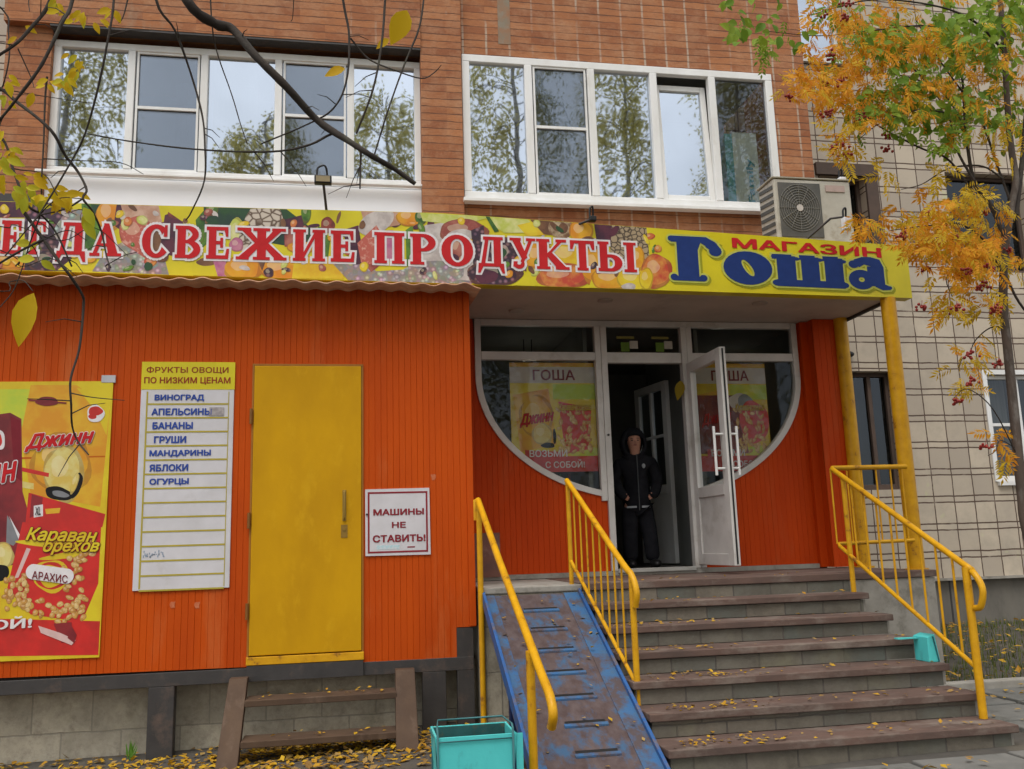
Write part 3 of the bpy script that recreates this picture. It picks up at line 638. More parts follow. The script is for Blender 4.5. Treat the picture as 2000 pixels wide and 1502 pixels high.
# --- hand drawn serif letters: convex pieces in a unit cell, width factor applied on placing
def rect(x0, x1, z0, z1): return [(x0, z0), (x1, z0), (x1, z1), (x0, z1)]
def ring(cx, cz, rx, rz, a0, a1, thick, n=16):
    out = []
    for i in range(n):
        s, e = math.radians(a0 + (a1-a0)*i/n), math.radians(a0 + (a1-a0)*(i+1)/n); q = []
        for t, k in ((s, 0), (e, 0), (e, 1), (s, 1)):
            w_ = thick(t) if k else 0
            q.append((cx + (rx - w_*WX[0]) * math.cos(t), cz + (rz - w_) * math.sin(t)))
        out.append(q)
    return out
WX = [1.0]
ST, TH, SF = .24, .085, .065
def serif(xc, w, z, up): # slab serif centred at xc
    return [rect(xc - w/2, xc + w/2, z if up else z - SF, z + SF if up else z)]
def thickv(t): return .10 + .17 * abs(math.cos(t)) ** 1.5
def glyph(ch):
    P = []
    if ch == 'С':
        P += ring(.52, .5, .5, .52, 48, 318, thickv, 22); P += [[(.80, .66), (.90, .66), (.90, 1.0), (.84, 1.0)], rect(.70, .90, .80, .90)]
    elif ch == 'О': P += ring(.5, .5, .5, .52, 0, 360, thickv, 26)
    elif ch in 'ЕЁ':
        P += [rect(.10, .10+ST+.04, 0, 1), rect(0, .9, 0, .085), rect(0, .86, .915, 1), rect(.3, .66, .465, .545), [(.80, .0), (.92, .0), (.95, .30), (.88, .30)], [(.78, 1), (.78, .92), (.84, .72), (.90, .72), (.90, 1)], [(.60, .36), (.68, .36), (.68, .65), (.60, .65)]]
    elif ch == 'В':
        P += [rect(.08, .08+ST+.04, 0, 1), rect(0, .5, 0, .08), rect(0, .48, .92, 1), rect(.3, .5, .47, .55)]
        P += ring(.46, .745, .40, .255, -90, 90, lambda t: .075 + .13*max(0, math.cos(t)), 12); P += ring(.48, .265, .46, .285, -90, 90, lambda t: .08 + .15*max(0, math.cos(t)), 12)
    elif ch == 'Р':
        P += [rect(.1, .1+ST+.04, 0, 1), rect(0, .5, .92, 1), rect(0, .5, 0, SF)] + ring(.48, .72, .46, .28, -90, 90, lambda t: .075 + .16*max(0, math.cos(t)), 14) + [rect(.3, .5, .44, .52)]
    elif ch == 'Г': P += [rect(.1, .1+ST+.06, 0, 1), rect(0, .92, .92, 1), rect(0, .5, 0, SF), [(.82, 1), (.82, .92), (.88, .70), (.95, .70), (.95, 1)]]
    elif ch == 'П': P += [rect(.08, .08+ST, 0, 1), rect(.68, .68+ST, 0, 1), rect(0, 1, .92, 1), rect(0, .40, 0, SF), rect(.6, 1, 0, SF)]
    elif ch == 'И': P += [rect(.07, .07+ST, 0, 1), rect(.69, .69+ST, 0, 1), [(.2, .02), (.33, .10), (.8, .98), (.69, .93)], rect(0, .38, 0, SF), rect(.62, 1, 0, SF), rect(0, .38, 1-SF, 1), rect(.62, 1, 1-SF, 1)]
    elif ch == 'Ж':
        P += [rect(.42, .58, 0, 1), rect(.34, .66, 0, SF), rect(.34, .66, 1-SF, 1), [(.0, .0), (.20, .0), (.47, .46), (.40, .56)], [(.80, 0), (1.0, 0), (.60, .56), (.53, .46)],
              [(.06, 1), (.22, 1), (.48, .52), (.42, .47)], [(.78, 1), (.94, 1), (.58, .47), (.52, .52)], rect(0, .24, 0, SF), rect(.76, 1, 0, SF), rect(.02, .28, 1-SF, 1), rect(.72, .98, 1-SF, 1)]
    elif ch == 'Д':
        P += [rect(.62, .62+ST, .08, 1), [(.12, .08), (.24, .08), (.40, .93), (.30, .93)], rect(.22, .95, .92, 1), rect(.03, .97, .02, .10), [(.0, -.20), (.06, -.20), (.20, .06), (.03, .10)], [(1, -.20), (.94, -.20), (.80, .06), (.97, .10)]]
    elif ch == 'А': P += [[(.06, .0), (.16, .0), (.50, .92), (.44, 1)], [(.60, .0), (.90, .0), (.56, 1), (.42, 1)], rect(.24, .66, .30, .37), rect(-.02, .28, 0, SF), rect(.52, 1.0, 0, SF)]
    elif ch == 'У':
        P += [[(.06, 1), (.34, 1), (.66, .36), (.50, .26)], [(.80, 1), (.90, 1), (.50, .16), (.42, .22)], rect(0, .42, 1-SF, 1), rect(.66, 1, 1-SF, 1)] + ring(.34, .13, .20, .15, -150, 20, lambda t: .11, 10) + [[(.12, .05), (.22, .02), (.26, .20), (.14, .20)]]
    elif ch == 'К':
        P += [rect(.08, .08+ST, 0, 1), rect(0, .4, 0, SF), rect(0, .4, 1-SF, 1), [(.28, .44), (.40, .50), (.84, .98), (.74, .98)], [(.42, .60), (.30, .48), (.68, .0), (.98, .0)], rect(.60, 1.02, 0, SF), rect(.62, .94, 1-SF, 1)]
    elif ch == 'Т': P += [rect(.5-ST/2-.02, .5+ST/2+.02, 0, 1), rect(.02, .98, .92, 1), rect(.28, .72, 0, SF), [(.0, .72), (.07, .72), (.16, .95), (.0, 1)], [(1, .72), (.93, .72), (.84, .95), (1, 1)]]
    elif ch == 'Ы': P += [rect(.05, .05+.18, 0, 1), rect(0, .28, 1-SF, 1), rect(0, .4, 0, .08), rect(.2, .36, .48, .56), rect(.78, .78+.17, 0, 1), rect(.70, 1.02, 0, SF), rect(.70, 1.02, 1-SF, 1)] + ring(.34, .28, .29, .28, -90, 90, lambda t: .075 + .11*max(0, math.cos(t)), 12)
    return P
def area(p): return sum(p[i][0]*p[(i+1) % len(p)][1] - p[(i+1) % len(p)][0]*p[i][1] for i in range(len(p))) / 2
def grow(p, d):
    if abs(area(p)) < 1e-9: return p
    if area(p) < 0: p = p[::-1]
    n = len(p); out = []
    for i in range(n):
        a, b, c = p[i-1], p[i], p[(i+1) % n]
        def nr(u, v):
            dx, dz = v[0]-u[0], v[1]-u[1]; L_ = math.hypot(dx, dz) or 1e-9; return (dz/L_, -dx/L_)
        n1, n2 = nr(a, b), nr(b, c); s = (n1[0]+n2[0], n1[1]+n2[1]); q = 1 + n1[0]*n2[0] + n1[1]*n2[1]
        q = max(q, .45); out.append((b[0] + s[0]/q*d, b[1] + s[1]/q*d))
    return out
def place(pieces, x0, x1, zfun, h):
    return [[(x0 + u*(x1-x0), zfun(x0 + u*(x1-x0)) + v*h) for u, v in p] for p in pieces]
def letter(pieces, parent, y, fills, nm='letter'):
    """fills: list of (grow, matindex-material, dy, shift) drawn back to front"""
    mb = MB(); mats = []
    for k, (gr, mt, dy, sh_) in enumerate(fills):
        mats.append(mt)
        for i, p in enumerate(pieces):
            q = grow(p, gr)
            if area(q) < 0: q = q[::-1]
            mb.poly([(x + sh_[0], y - dy - i * .00006, z + sh_[1]) for x, z in q], k)
    return mb.build(nm, mats, parent)
# ================================================================== SIGN BOARD
SY = -.15
sg = thing('sign_board', 'long printed shop sign with red fruit-and-vegetable lettering on yellow above the entrance', 'sign', (1, SY, 4))
def szb(x): return 3.773 + (x + 2.638) * -.01035
def szt(x): return 4.335 + (x + 1.0) * .008 if x < .7 else 4.349 + (x - .7) * -.0373
bx_ = [-4.2, -2, .7, 2.5, 4.985]
outl = [(x, szb(x)) for x in bx_] + [(x, szt(x)) for x in bx_[::-1]]
mb = MB(); mb.prismY(outl, SY, SY + .11)
PYEL = M('print_yellow', (.66, .56, .012), (.54, .45, .008), 2.5, .4, bmp=.04, bsc=20)
mb.build('board', PYEL, sg)
def pm(name, c, c2, sc, lo=.4, hi=.6, c3=None): return M('print_' + name, c, c2, sc, .4, c3, sc * 2.2, bmp=0, lo=lo, hi=hi)
def lattice(name, a, b_, sc):
    m, n, l, b = nodes('print_' + name); v = n.new('ShaderNodeTexVoronoi'); v.feature = 'DISTANCE_TO_EDGE'; v.inputs['Scale'].default_value = sc
    l.new(coords(n, l), v.inputs['Vector']); l.new(mixc(n, l, ramp(n, l, v.outputs['Distance'], .03, .16), b_, a), b.inputs['Base Color']); b.inputs['Roughness'].default_value = .4; return m
def blobs(name, a, b_, sc, r0=.1, r1=.45):
    m, n, l, b = nodes('print_' + name); v = n.new('ShaderNodeTexVoronoi'); v.inputs['Scale'].default_value = sc
    l.new(coords(n, l), v.inputs['Vector']); col = mixc(n, l, ramp(n, l, v.outputs['Distance'], r0, r1), a, b_)
    l.new(mixc(n, l, .22, col, v.outputs['Color'], 'OVERLAY'), b.inputs['Base Color']); b.inputs['Roughness'].default_value = .4; return m
PR = dict(pale=pm('pale', (.56, .50, .46), (.42, .36, .33), 12), rice=blobs('rice', (.56, .51, .46), (.26, .22, .20), 26), meat=pm('meat', (.30, .05, .035), (.12, .02, .02), 14),
    salami=pm('salami', (.46, .10, .07), (.62, .33, .25), 26, .52, .66), wine=pm('wine', (.045, .012, .03), (.10, .02, .04), 10), green=pm('green', (.10, .22, .02), (.03, .09, .015), 9), dkgreen=pm('dkgreen', (.012, .04, .026), (.02, .07, .02), 8),
    orange=pm('orange', (.62, .22, .01), (.66, .34, .015), 6), yellow=PYEL, lemon=pm('lemon', (.68, .52, .02), (.62, .36, .01), 5), pine=lattice('pineapple', (.55, .47, .38), (.10, .055, .03), 17), pine2=lattice('pineapple_dark', (.36, .27, .16), (.05, .03, .02), 22),
    grape=blobs('grape', (.30, .13, .16), (.035, .01, .025), 22), apple=pm('apple', (.50, .06, .03), (.62, .26, .05), 7), pink=pm('pink', (.50, .20, .26), (.40, .10, .22), 8), sausage=pm('sausage', (.56, .36, .26), (.42, .22, .14), 8), melon=pm('melon', (.46, .50, .08), (.62, .60, .25), 7), ham=pm('ham', (.26, .05, .04), (.40, .14, .10), 8), brown=pm('brown', (.12, .05, .025), (.20, .09, .04), 9), kiwi=pm('bun', (.50, .38, .24), (.16, .09, .04), 12))
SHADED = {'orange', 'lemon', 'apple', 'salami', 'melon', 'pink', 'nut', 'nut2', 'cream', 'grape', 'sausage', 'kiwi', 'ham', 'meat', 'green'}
FL_ = 1; VAR = {}
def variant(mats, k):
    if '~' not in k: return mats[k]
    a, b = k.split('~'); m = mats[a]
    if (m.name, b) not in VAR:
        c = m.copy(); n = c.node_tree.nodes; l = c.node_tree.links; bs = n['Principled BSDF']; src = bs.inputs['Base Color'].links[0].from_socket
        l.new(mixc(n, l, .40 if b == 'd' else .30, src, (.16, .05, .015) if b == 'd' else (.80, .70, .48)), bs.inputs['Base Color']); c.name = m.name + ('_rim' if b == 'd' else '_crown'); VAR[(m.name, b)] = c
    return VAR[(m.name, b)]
def art(parent, name, y, items, fmap, clampf, mats, step=.00012):
    """flat printed shapes: ('e',mat,cx,cy,rx,ry[,rot]) or ('p',mat,[(x,y)...]) in photo pixels of the printed surface"""
    mb = MB(); keys = []; full = []
    for it in items:
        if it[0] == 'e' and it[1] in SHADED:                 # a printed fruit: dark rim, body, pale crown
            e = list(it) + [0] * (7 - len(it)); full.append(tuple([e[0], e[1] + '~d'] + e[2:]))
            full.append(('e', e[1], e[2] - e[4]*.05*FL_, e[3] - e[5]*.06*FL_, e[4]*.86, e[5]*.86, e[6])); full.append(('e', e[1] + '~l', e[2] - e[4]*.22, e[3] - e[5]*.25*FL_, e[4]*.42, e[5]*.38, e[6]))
        else: full.append(it)
    for k, it in enumerate(full):
        if it[1] not in keys: keys.append(it[1])
        if it[0] == 'e':
            cx, cy, rx, ry = it[2:6]; ro = math.radians(it[6] if len(it) > 6 else 0); ph = random.random() * 6
            pts = []
            for i in range(28):
                t = 2*math.pi*i/28; r_ = 1 + .05*math.sin(3*t + ph) + .03*math.sin(5*t + ph*2)
                a, b = rx*r_*math.cos(t), ry*r_*math.sin(t)
                pts.append((cx + a*math.cos(ro) - b*math.sin(ro), cy + a*math.sin(ro) + b*math.cos(ro)))
        else: pts = it[2]
        q = []
        for p in pts: q.append(clampf(*fmap(*p)))
        mb.poly([(x, y - k*step, z) for x, z in q], keys.index(it[1]))
    return mb.build(name, [variant(mats, k) for k in keys], parent)
def smap(px, py): p = at(px, py, SY); return (p.x, p.z)
def sclamp(x, z): x = max(-4.19, min(4.98, x)); return (x, max(szb(x) + .003, min(szt(x) - .003, z)))
R4_ = lambda m, a, b, c, d: ('p', m, [(a, b), (c, b), (c, d), (a, d)])
its = [R4_('pale', -430, 380, -200, 540), ('e', 'pine', -330, 430, 60, 60), ('e', 'orange', -250, 520, 60, 40), ('e', 'green', -180, 430, 50, 40), ('e', 'grape', -120, 500, 60, 45), ('e', 'lemon', -60, 430, 50, 45),
    R4_('meat', -40, 470, 55, 560), ('e', 'orange', 20, 505, 42, 22), R4_('wine', -40, 380, 50, 425), R4_('grape', 48, 395, 140, 530), ('e', 'rice', 150, 450, 42, 40), ('e', 'green', 60, 495, 26, 20), ('e', 'grape', 92, 510, 40, 22), ('e', 'wine', 130, 508, 20, 18),
    ('p', 'yellow', [(112, 528), (150, 498), (190, 527)]), ('p', 'green', [(160, 380), (196, 380), (200, 500), (168, 500)]), ('e', 'dkgreen', 190, 405, 12, 25), ('e', 'orange', 212, 420, 24, 34), ('p', 'wine', [(228, 395), (240, 395), (236, 450), (222, 440)]),
    ('p', 'rice', [(180, 530), (205, 490), (245, 470), (320, 500), (330, 540)]), ('p', 'sausage', [(236, 395), (310, 395), (320, 450), (250, 450)]), ('e', 'salami', 266, 455, 33, 34), ('p', 'salami', [(235, 470), (292, 470), (300, 500), (284, 505)]),
    ('p', 'brown', [(296, 440), (330, 430), (330, 500), (300, 490)]), ('p', 'wine', [(322, 420), (352, 410), (366, 470), (335, 500), (312, 490)]), ('e', 'meat', 342, 418, 14, 9), ('p', 'yellow', [(312, 395), (420, 395), (395, 440), (355, 432)]),
    ('p', 'green', [(382, 430), (404, 400), (410, 470), (390, 490)]), ('p', 'dkgreen', [(398, 395), (560, 395), (640, 470), (560, 480), (440, 460), (398, 440)]), ('e', 'green', 415, 410, 12, 14), ('e', 'melon', 462, 455, 16, 30), ('e', 'pine', 517, 430, 38, 38), ('e', 'pine', 492, 470, 26, 34), ('p', 'wine', [(552, 430), (590, 420), (600, 480), (556, 482)]),
    ('p', 'ham', [(556, 448), (576, 448), (576, 482), (556, 482)]), ('p', 'green', [(600, 470), (624, 440), (645, 470), (640, 510), (632, 515)]), ('p', 'yellow', [(606, 395), (705, 395), (705, 445), (640, 450), (618, 440)]), ('e', 'green', 598, 415, 10, 22), ('e', 'meat', 640, 440, 14, 16),
    ('e', 'pink', 462, 478, 14, 14), ('p', 'yellow', [(378, 512), (420, 500), (440, 545), (378, 545)]), ('e', 'brown', 402, 512, 18, 8), ('p', 'pink', [(415, 505), (440, 505), (445, 545), (425, 545)]), ('e', 'orange', 475, 525, 38, 26), ('e', 'orange', 548, 525, 42, 26), ('p', 'brown', [(503, 508), (520, 508), (512, 530)]), ('p', 'lemon', [(575, 508), (660, 500), (672, 545), (570, 545)]), ('e', 'orange', 590, 484, 30, 12),
    ('p', 'rice', [(645, 510), (700, 500), (735, 530), (900, 520), (935, 545), (920, 565), (680, 560)]), ('p', 'wine', [(668, 450), (700, 440), (712, 515), (690, 518)]),
    ('p', 'sausage', [(705, 400), (790, 400), (780, 440), (715, 450)]), ('e', 'pale', 735, 435, 38, 22, -30), ('p', 'salami', [(698, 475), (735, 440), (760, 480), (748, 515), (724, 530), (705, 512)]), ('p', 'ham', [(712, 515), (742, 518), (725, 532)]), ('p', 'pink', [(755, 450), (768, 450), (768, 510), (755, 510)]), ('p', 'green', [(792, 450), (806, 440), (812, 520), (794, 520)]), ('e', 'orange', 798, 425, 24, 18), ('e', 'green', 822, 425, 12, 16),
    ('p', 'pale', [(800, 500), (830, 440), (900, 430), (935, 480), (930, 550), (800, 535)]), ('p', 'melon', [(820, 410), (960, 415), (900, 440), (826, 432)]), ('e', 'ham', 905, 452, 48, 24), ('e', 'pale', 905, 468, 36, 20), ('e', 'ham', 893, 485, 14, 26, 20), ('e', 'rice', 850, 530, 60, 20), ('p', 'grape', [(920, 450), (945, 440), (950, 530), (925, 530)]),
    ('p', 'melon', [(945, 412), (1030, 418), (1060, 455), (985, 455), (962, 440)]), ('p', 'green', [(948, 420), (956, 420), (975, 452), (966, 454)]), ('p', 'lemon', [(1010, 440), (1045, 432), (1075, 458), (1030, 462)]), ('p', 'brown', [(1035, 425), (1075, 428), (1085, 460), (1062, 458)]), ('e', 'kiwi', 1096, 446, 25, 20), ('e', 'brown', 1100, 446, 9, 11), ('e', 'orange', 1135, 452, 24, 24), ('e', 'brown', 1150, 478, 20, 16),
    ('e', 'grape', 985, 500, 42, 36), ('e', 'grape', 965, 535, 55, 26), ('e', 'wine', 950, 540, 22, 14), ('p', 'yellow', [(1002, 560), (1040, 525), (1085, 560)]), ('e', 'lemon', 1110, 500, 40, 30), ('e', 'orange', 1050, 500, 34, 26), ('e', 'apple', 1100, 540, 52, 26), ('e', 'orange', 1160, 520, 26, 36), ('p', 'yellow', [(1150, 565), (1160, 530), (1180, 565)]),
    ('p', 'wine', [(1160, 436), (1205, 440), (1200, 480), (1165, 470)]), ('p', 'pine2', [(1195, 440), (1262, 440), (1268, 500), (1240, 530), (1190, 510)]), ('e', 'orange', 1195, 545, 42, 24), ('e', 'lemon', 1238, 545, 34, 26), ('e', 'orange', 1245, 505, 14, 24), ('e', 'apple', 1282, 530, 30, 34), ('e', 'lemon', 1262, 545, 14, 22), ('e', 'pale', 1228, 560, 14, 7)]
rq = random.Random(21); ext = []
for k in range(150):
    x = rq.uniform(-60, 1290); y = 470 + (x - 500) * .022 + rq.choice((rq.uniform(-60, -28), rq.uniform(30, 62), rq.uniform(-50, 50)))
    ext.append(('e', rq.choice(('wine', 'green', 'brown', 'orange', 'lemon', 'ham', 'dkgreen', 'grape', 'apple', 'melon', 'pale')), x, y, rq.uniform(4, 13), rq.uniform(3, 10), rq.uniform(0, 180)))
its = its[:40] + ext[:75] + its[40:] + ext[75:]
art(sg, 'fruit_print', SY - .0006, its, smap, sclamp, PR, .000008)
def lz(px): return smap(px, 500)[0]
def bz(x): return 3.905 + (x * -.012 if x > .1 else 0) - .001
LET = [('В', -105, -60), ('С', -55, -5), ('Е', 0, 47), ('Г', 55, 92), ('Д', 108, 171), ('А', 175, 240), ('С', 274, 334), ('В', 340, 397), ('Е', 401, 452), ('Ж', 459, 562), ('И', 570, 637), ('Е', 644, 697),
       ('П', 729, 792), ('Р', 799, 856), ('О', 860, 926), ('Д', 931, 987), ('У', 994, 1048), ('К', 1046, 1112), ('Т', 1112, 1163), ('Ы', 1166, 1243)]
def pxx(px):  # px -> x along the middle of the sign
    return at(px, 478 + (px - 200) * .03, SY).x
LH = .258
for ch, a, b in LET:
    WX[0] = 1.0
    pcs = place(glyph(ch), pxx(a) + .012, pxx(b) - .012, bz, LH)
    letter(pcs, sg, SY - .0045, [(.021, SWHITE, 0, (0, 0)), (.004, RED, .0035, (0, 0))])
# shop name: fat rounded lower-case
def circ(cx, cz, r, n=14, k=1.0): return [(cx + r*math.cos(2*math.pi*i/n), cz + r*k*math.sin(2*math.pi*i/n)) for i in range(n)]
def bring(cx, cz, rx, rz, ix, iz, dx=0, tilt=0, n=26):
    out = []
    for i in range(n):
        q = []
        for t, k in ((i, 0), (i+1, 0), (i+1, 1), (i, 1)):
            a = 2*math.pi*t/n
            if k == 0: q.append((cx + rx*math.cos(a), cz + rz*math.sin(a)))
            else:
                u, v = ix*math.cos(a), iz*math.sin(a); q.append((cx + dx + u - v*tilt, cz + v))
        out.append(q)
    return out
GL = {'Г': [rect(.15, .54, 0, 1), rect(.07, .62, 0, .09), circ(.07, .07, .07), circ(.62, .07, .07), rect(.05, .72, .87, 1), circ(.05, .94, .06), [(.5, .72), (.54, .70), (.60, .87), (.5, .87)], [(.60, 1), (.72, 1), (.92, .86), (.80, .74), (.62, .86)], [(.72, .99), (.88, .90), (.99, .74), (.90, .62), (.70, .78)], circ(.88, .69, .12, 14, .9)],
      'о': bring(.5, .5, .52, .52, .10, .26, 0, .35),
      'ш': [rect(.06, .31, .05, .95), rect(.39, .63, .05, .95), rect(.71, .96, .05, .95), rect(.05, .97, .0, .2), circ(.06, .10, .08, 12, 1.2), circ(.96, .10, .06, 12, 1.4), rect(.0, .26, .86, 1), rect(.37, .58, .86, 1), rect(.69, .90, .86, 1), circ(.02, .93, .03, 10, 2.2), circ(.32, .88, .05), circ(.64, .88, .05), circ(.96, .86, .05)],
      'а': [rect(.46, .86, .10, .72), [(.80, .30), (.86, .16), (1.0, .08), (.98, .0), (.80, -.02), (.62, .08)], circ(.97, .06, .05), [(.10, .78), (.16, .93), (.36, 1.02), (.40, .80), (.28, .70)], [(.34, 1.02), (.58, 1.03), (.60, .72), (.38, .80)], [(.56, 1.03), (.78, .96), (.86, .72), (.56, .70)], circ(.14, .78, .12)] + bring(.30, .29, .31, .31, .075, .085)}
OUTG = flat('sign_lime', (.50, .52, .10))
for ch, a, b, yt, yb in (('Г', 1310, 1413, 461, 547), ('о', 1417, 1508, 491, 553), ('ш', 1512, 1655, 497, 558), ('а', 1660, 1740, 503, 563)):
    p0 = at(a, yb, SY); p1 = at(b, yb + (b - a) * .02, SY); h = at((a+b)/2, yt, SY).z - at((a+b)/2, yb, SY).z
    pcs = place(GL[ch], p0.x, p1.x, lambda x: p0.z + (x - p0.x) * -.02, h)
    letter(pcs, sg, SY - .002, [(.022, SHADE, 0, (.016, -.014)), (.018, OUTG, .0022, (0, 0)), (.002, NAVYL, .0045, (0, 0))])
p0, p1 = at(1430, 486, SY), at(1722, 506, SY)
textobj('lettering', 'МАГАЗИН', (p0.x, p1.x, p0.z + .008, p0.z + .104), RED, sg, SY - .004, bold=.034, slope=(p1.z - p0.z) / (p1.x - p0.x))

# ================================================================== PAPER ON THE KIOSK WALL
YW = -.012
ps = thing('poster', 'large red and yellow snack poster at the left end of the orange kiosk wall', 'poster', (-2.4, YW, 1.9))
mb = MB(); mb.prismY([(-3.55, .90), (-1.828, .888), (-1.826, 2.942), (-3.55, 2.93)], YW, -.002)
PP = dict(bg=pm('poster_yellow', (.66, .52, .015), (.60, .40, .01), 3), orange=pm('poster_orange', (.62, .26, .012), (.66, .38, .02), 4), red=pm('poster_red', (.58, .022, .016), (.46, .02, .014), 5), dkred=pm('poster_dark_red', (.24, .018, .022), (.14, .012, .016), 4), lime=pm('poster_lime', (.42, .52, .04), (.58, .55, .03), 4),
    nut=pm('nut', (.58, .31, .07), (.44, .20, .04), 26), nut2=pm('nut_pale', (.66, .46, .18), (.52, .28, .07), 30), white=SWHITE, black=flat('seed_black', (.015, .013, .013)), grey=flat('seed_grey', (.22, .22, .23)), cream=pm('cream', (.64, .55, .20), (.60, .42, .08), 9), pale=flat('poster_pale', (.62, .55, .52)), maroon=flat('poster_maroon', (.20, .02, .03)), pinkw=flat('poster_pinkwhite', (.66, .45, .42)), fold=flat('poster_fold', (.50, .12, .012)))
mb.build('sheet', PP['bg'], ps)
def pmap(px, py): p = at(px, py, YW); return (p.x, p.z)
def pclamp(x, z): return (max(-3.54, min(-1.835, x)), max(.905, min(2.925, z)))
it = [('p', 'lime', [(-240, 760), (70, 760), (50, 830), (-40, 850), (-240, 900)]), ('e', 'lime', 20, 790, 40, 22), ('p', 'bg', [(205, 748), (222, 748), (200, 1215), (150, 1215)]),
    ('p', 'red', [(-400, 1205), (200, 1213), (196, 1290), (-400, 1290)]),
    ('p', 'orange', [(60, 752), (150, 752), (215, 800), (196, 990), (60, 965), (40, 850)]), ('p', 'bg', [(150, 758), (218, 770), (208, 850), (185, 800)]), ('p', 'fold', [(40, 893), (205, 890), (206, 893), (42, 897)]), ('e', 'orange', 120, 905, 60, 60),
    ('e', 'cream', 125, 925, 40, 55), ('e', 'black', 115, 964, 28, 13, 12), ('e', 'grey', 118, 965, 17, 6, 12), ('e', 'black', 150, 948, 9, 26, 18), ('e', 'cream', 146, 944, 6, 22, 18),
    ('p', 'red', [(40, 912), (96, 924), (95, 932), (40, 920)]), ('p', 'cream', [(42, 940), (66, 944), (66, 956), (42, 952)]),
    ('p', 'dkred', [(-150, 830), (20, 806), (42, 818), (44, 960), (58, 1010), (48, 1100), (-150, 1130)]), ('p', 'maroon', [(20, 812), (40, 822), (42, 940), (28, 930)]), ('e', 'white', 0, 860, 10, 19), ('e', 'red', -2, 860, 6, 13),
    ('p', 'grey', [(14, 1006), (24, 1022), (40, 1050), (26, 1066), (12, 1060)]), ('p', 'white', [(18, 1008), (42, 1050), (36, 1052)]), ('e', 'cream', 6, 1085, 22, 26), ('e', 'black', 2, 1118, 16, 16),
    ('p', 'red', [(56, 962), (206, 1004), (200, 1030), (50, 1020)]), ('p', 'dkred', [(62, 965), (84, 972), (80, 1000), (58, 1012)]), ('p', 'red', [(44, 1020), (198, 1022), (192, 1140), (160, 1215), (60, 1200), (14, 1150)]), ('p', 'pinkw', [(28, 1130), (52, 1070), (60, 1072), (36, 1128)]),
    ('p', 'white', [(66, 988), (84, 985), (84, 1008), (66, 1011)]), ('p', 'orange', [(88, 994), (118, 992), (116, 1002), (90, 1004)]),
    ('e', 'bg', 100, 1125, 36, 32), ('e', 'red', 100, 1125, 30, 27), ('e', 'bg', 100, 1125, 25, 22), ('e', 'bg', 95, 1062, 62, 7, 4), ('e', 'bg', 128, 1085, 50, 6, -8)]
rn = random.Random(3)
for i in range(95):
    t = rn.random()
    if t < .45: x, y = 5 + 130 * rn.random(), 0; y = 1165 + (x - 5) * .28 + rn.gauss(0, 11)
    elif t < .75: x = 150 + rn.gauss(0, 12); y = 1090 + 120 * rn.random()
    elif t < .9: x = 10 + 40 * rn.random(); y = 1120 + 50 * rn.random()
    else: x = 170 + rn.gauss(0, 9); y = 1040 + 60 * rn.random()
    if x > 192: x = 190
    it.append(('e', 'nut' if i % 2 else 'nut2', x, y, 5.5 + 3 * rn.random(), 4 + 2 * rn.random(), rn.random() * 180))
it += [('p', 'dkred', [(105, 1218), (140, 1215), (142, 1250), (120, 1255)]), ('p', 'pinkw', [(75, 1222), (118, 1236), (148, 1250), (140, 1260), (80, 1236)]), ('p', 'dkred', [(140, 1222), (150, 1240), (145, 1256), (132, 1246)]),
    ('e', 'white', 187, 808, 17, 17), ('e', 'red', 187, 803, 14, 9), ('e', 'red', 181, 813, 8, 6), ('e', 'dkred', 92, 784, 22, 9), ('p', 'dkred', [(56, 780), (130, 786), (130, 789), (56, 783)])]
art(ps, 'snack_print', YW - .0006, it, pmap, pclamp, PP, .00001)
def prect(a, b, yt, yb): p, q = pmap(a, yb), pmap(b, yt); return (p[0], q[0], p[1], q[1])
WL = PP['white']
textobj('lettering', 'Джинн', prect(48, 185, 848, 884), RED, ps, YW - .009, bold=.045, shear=.3, slope=.10, outline=(.035, WL))
textobj('lettering', 'Джинн', prect(-150, 33, 920, 985), RED, ps, YW - .009, bold=.03, shear=.1, slope=.2, outline=(.035, WL))
textobj('lettering', 'Караван', prect(50, 192, 1026, 1062), PP['bg'], ps, YW - .009, bold=.03, shear=.35, slope=-.06, outline=(.045, PP['maroon']))
textobj('lettering', 'орехов', prect(84, 196, 1056, 1084), PP['bg'], ps, YW - .0095, bold=.03, shear=.35, slope=-.03, outline=(.045, PP['maroon']))
mb = MB(); c = pmap(98, 1121)
pill = [(c[0] + (math.copysign(.115, math.cos(t)) + .05*math.cos(t)), c[1] + .055*math.sin(t) - .18*(math.copysign(.115, math.cos(t)))) for t in [2*math.pi*i/32 + .01 for i in range(32)]]
mb.poly([(x, YW - .0072, z) for x, z in pill]); mb.build('name_pill', WL, ps)
textobj('lettering', 'АРАХИС', prect(63, 134, 1112, 1130), PP['maroon'], ps, YW - .0095, bold=.012, slope=-.18)
textobj('lettering', 'ВОЗЬМИ С СОБОЙ!', prect(-390, 64, 1210, 1254), WL, ps, YW - .009, bold=.03, slope=.02)
textobj('lettering', 'XL', prect(69, 81, 990, 1006), PP['black'], ps, YW - .0075, bold=.02)
mb = MB(); p = pmap(198, 747); q = pmap(226, 733); mb.box(p[0], q[0], YW - .003, -.002, p[1], q[1]); mb.build('corner_tag', flat('grey_tag', (.50, .50, .52)), ps)

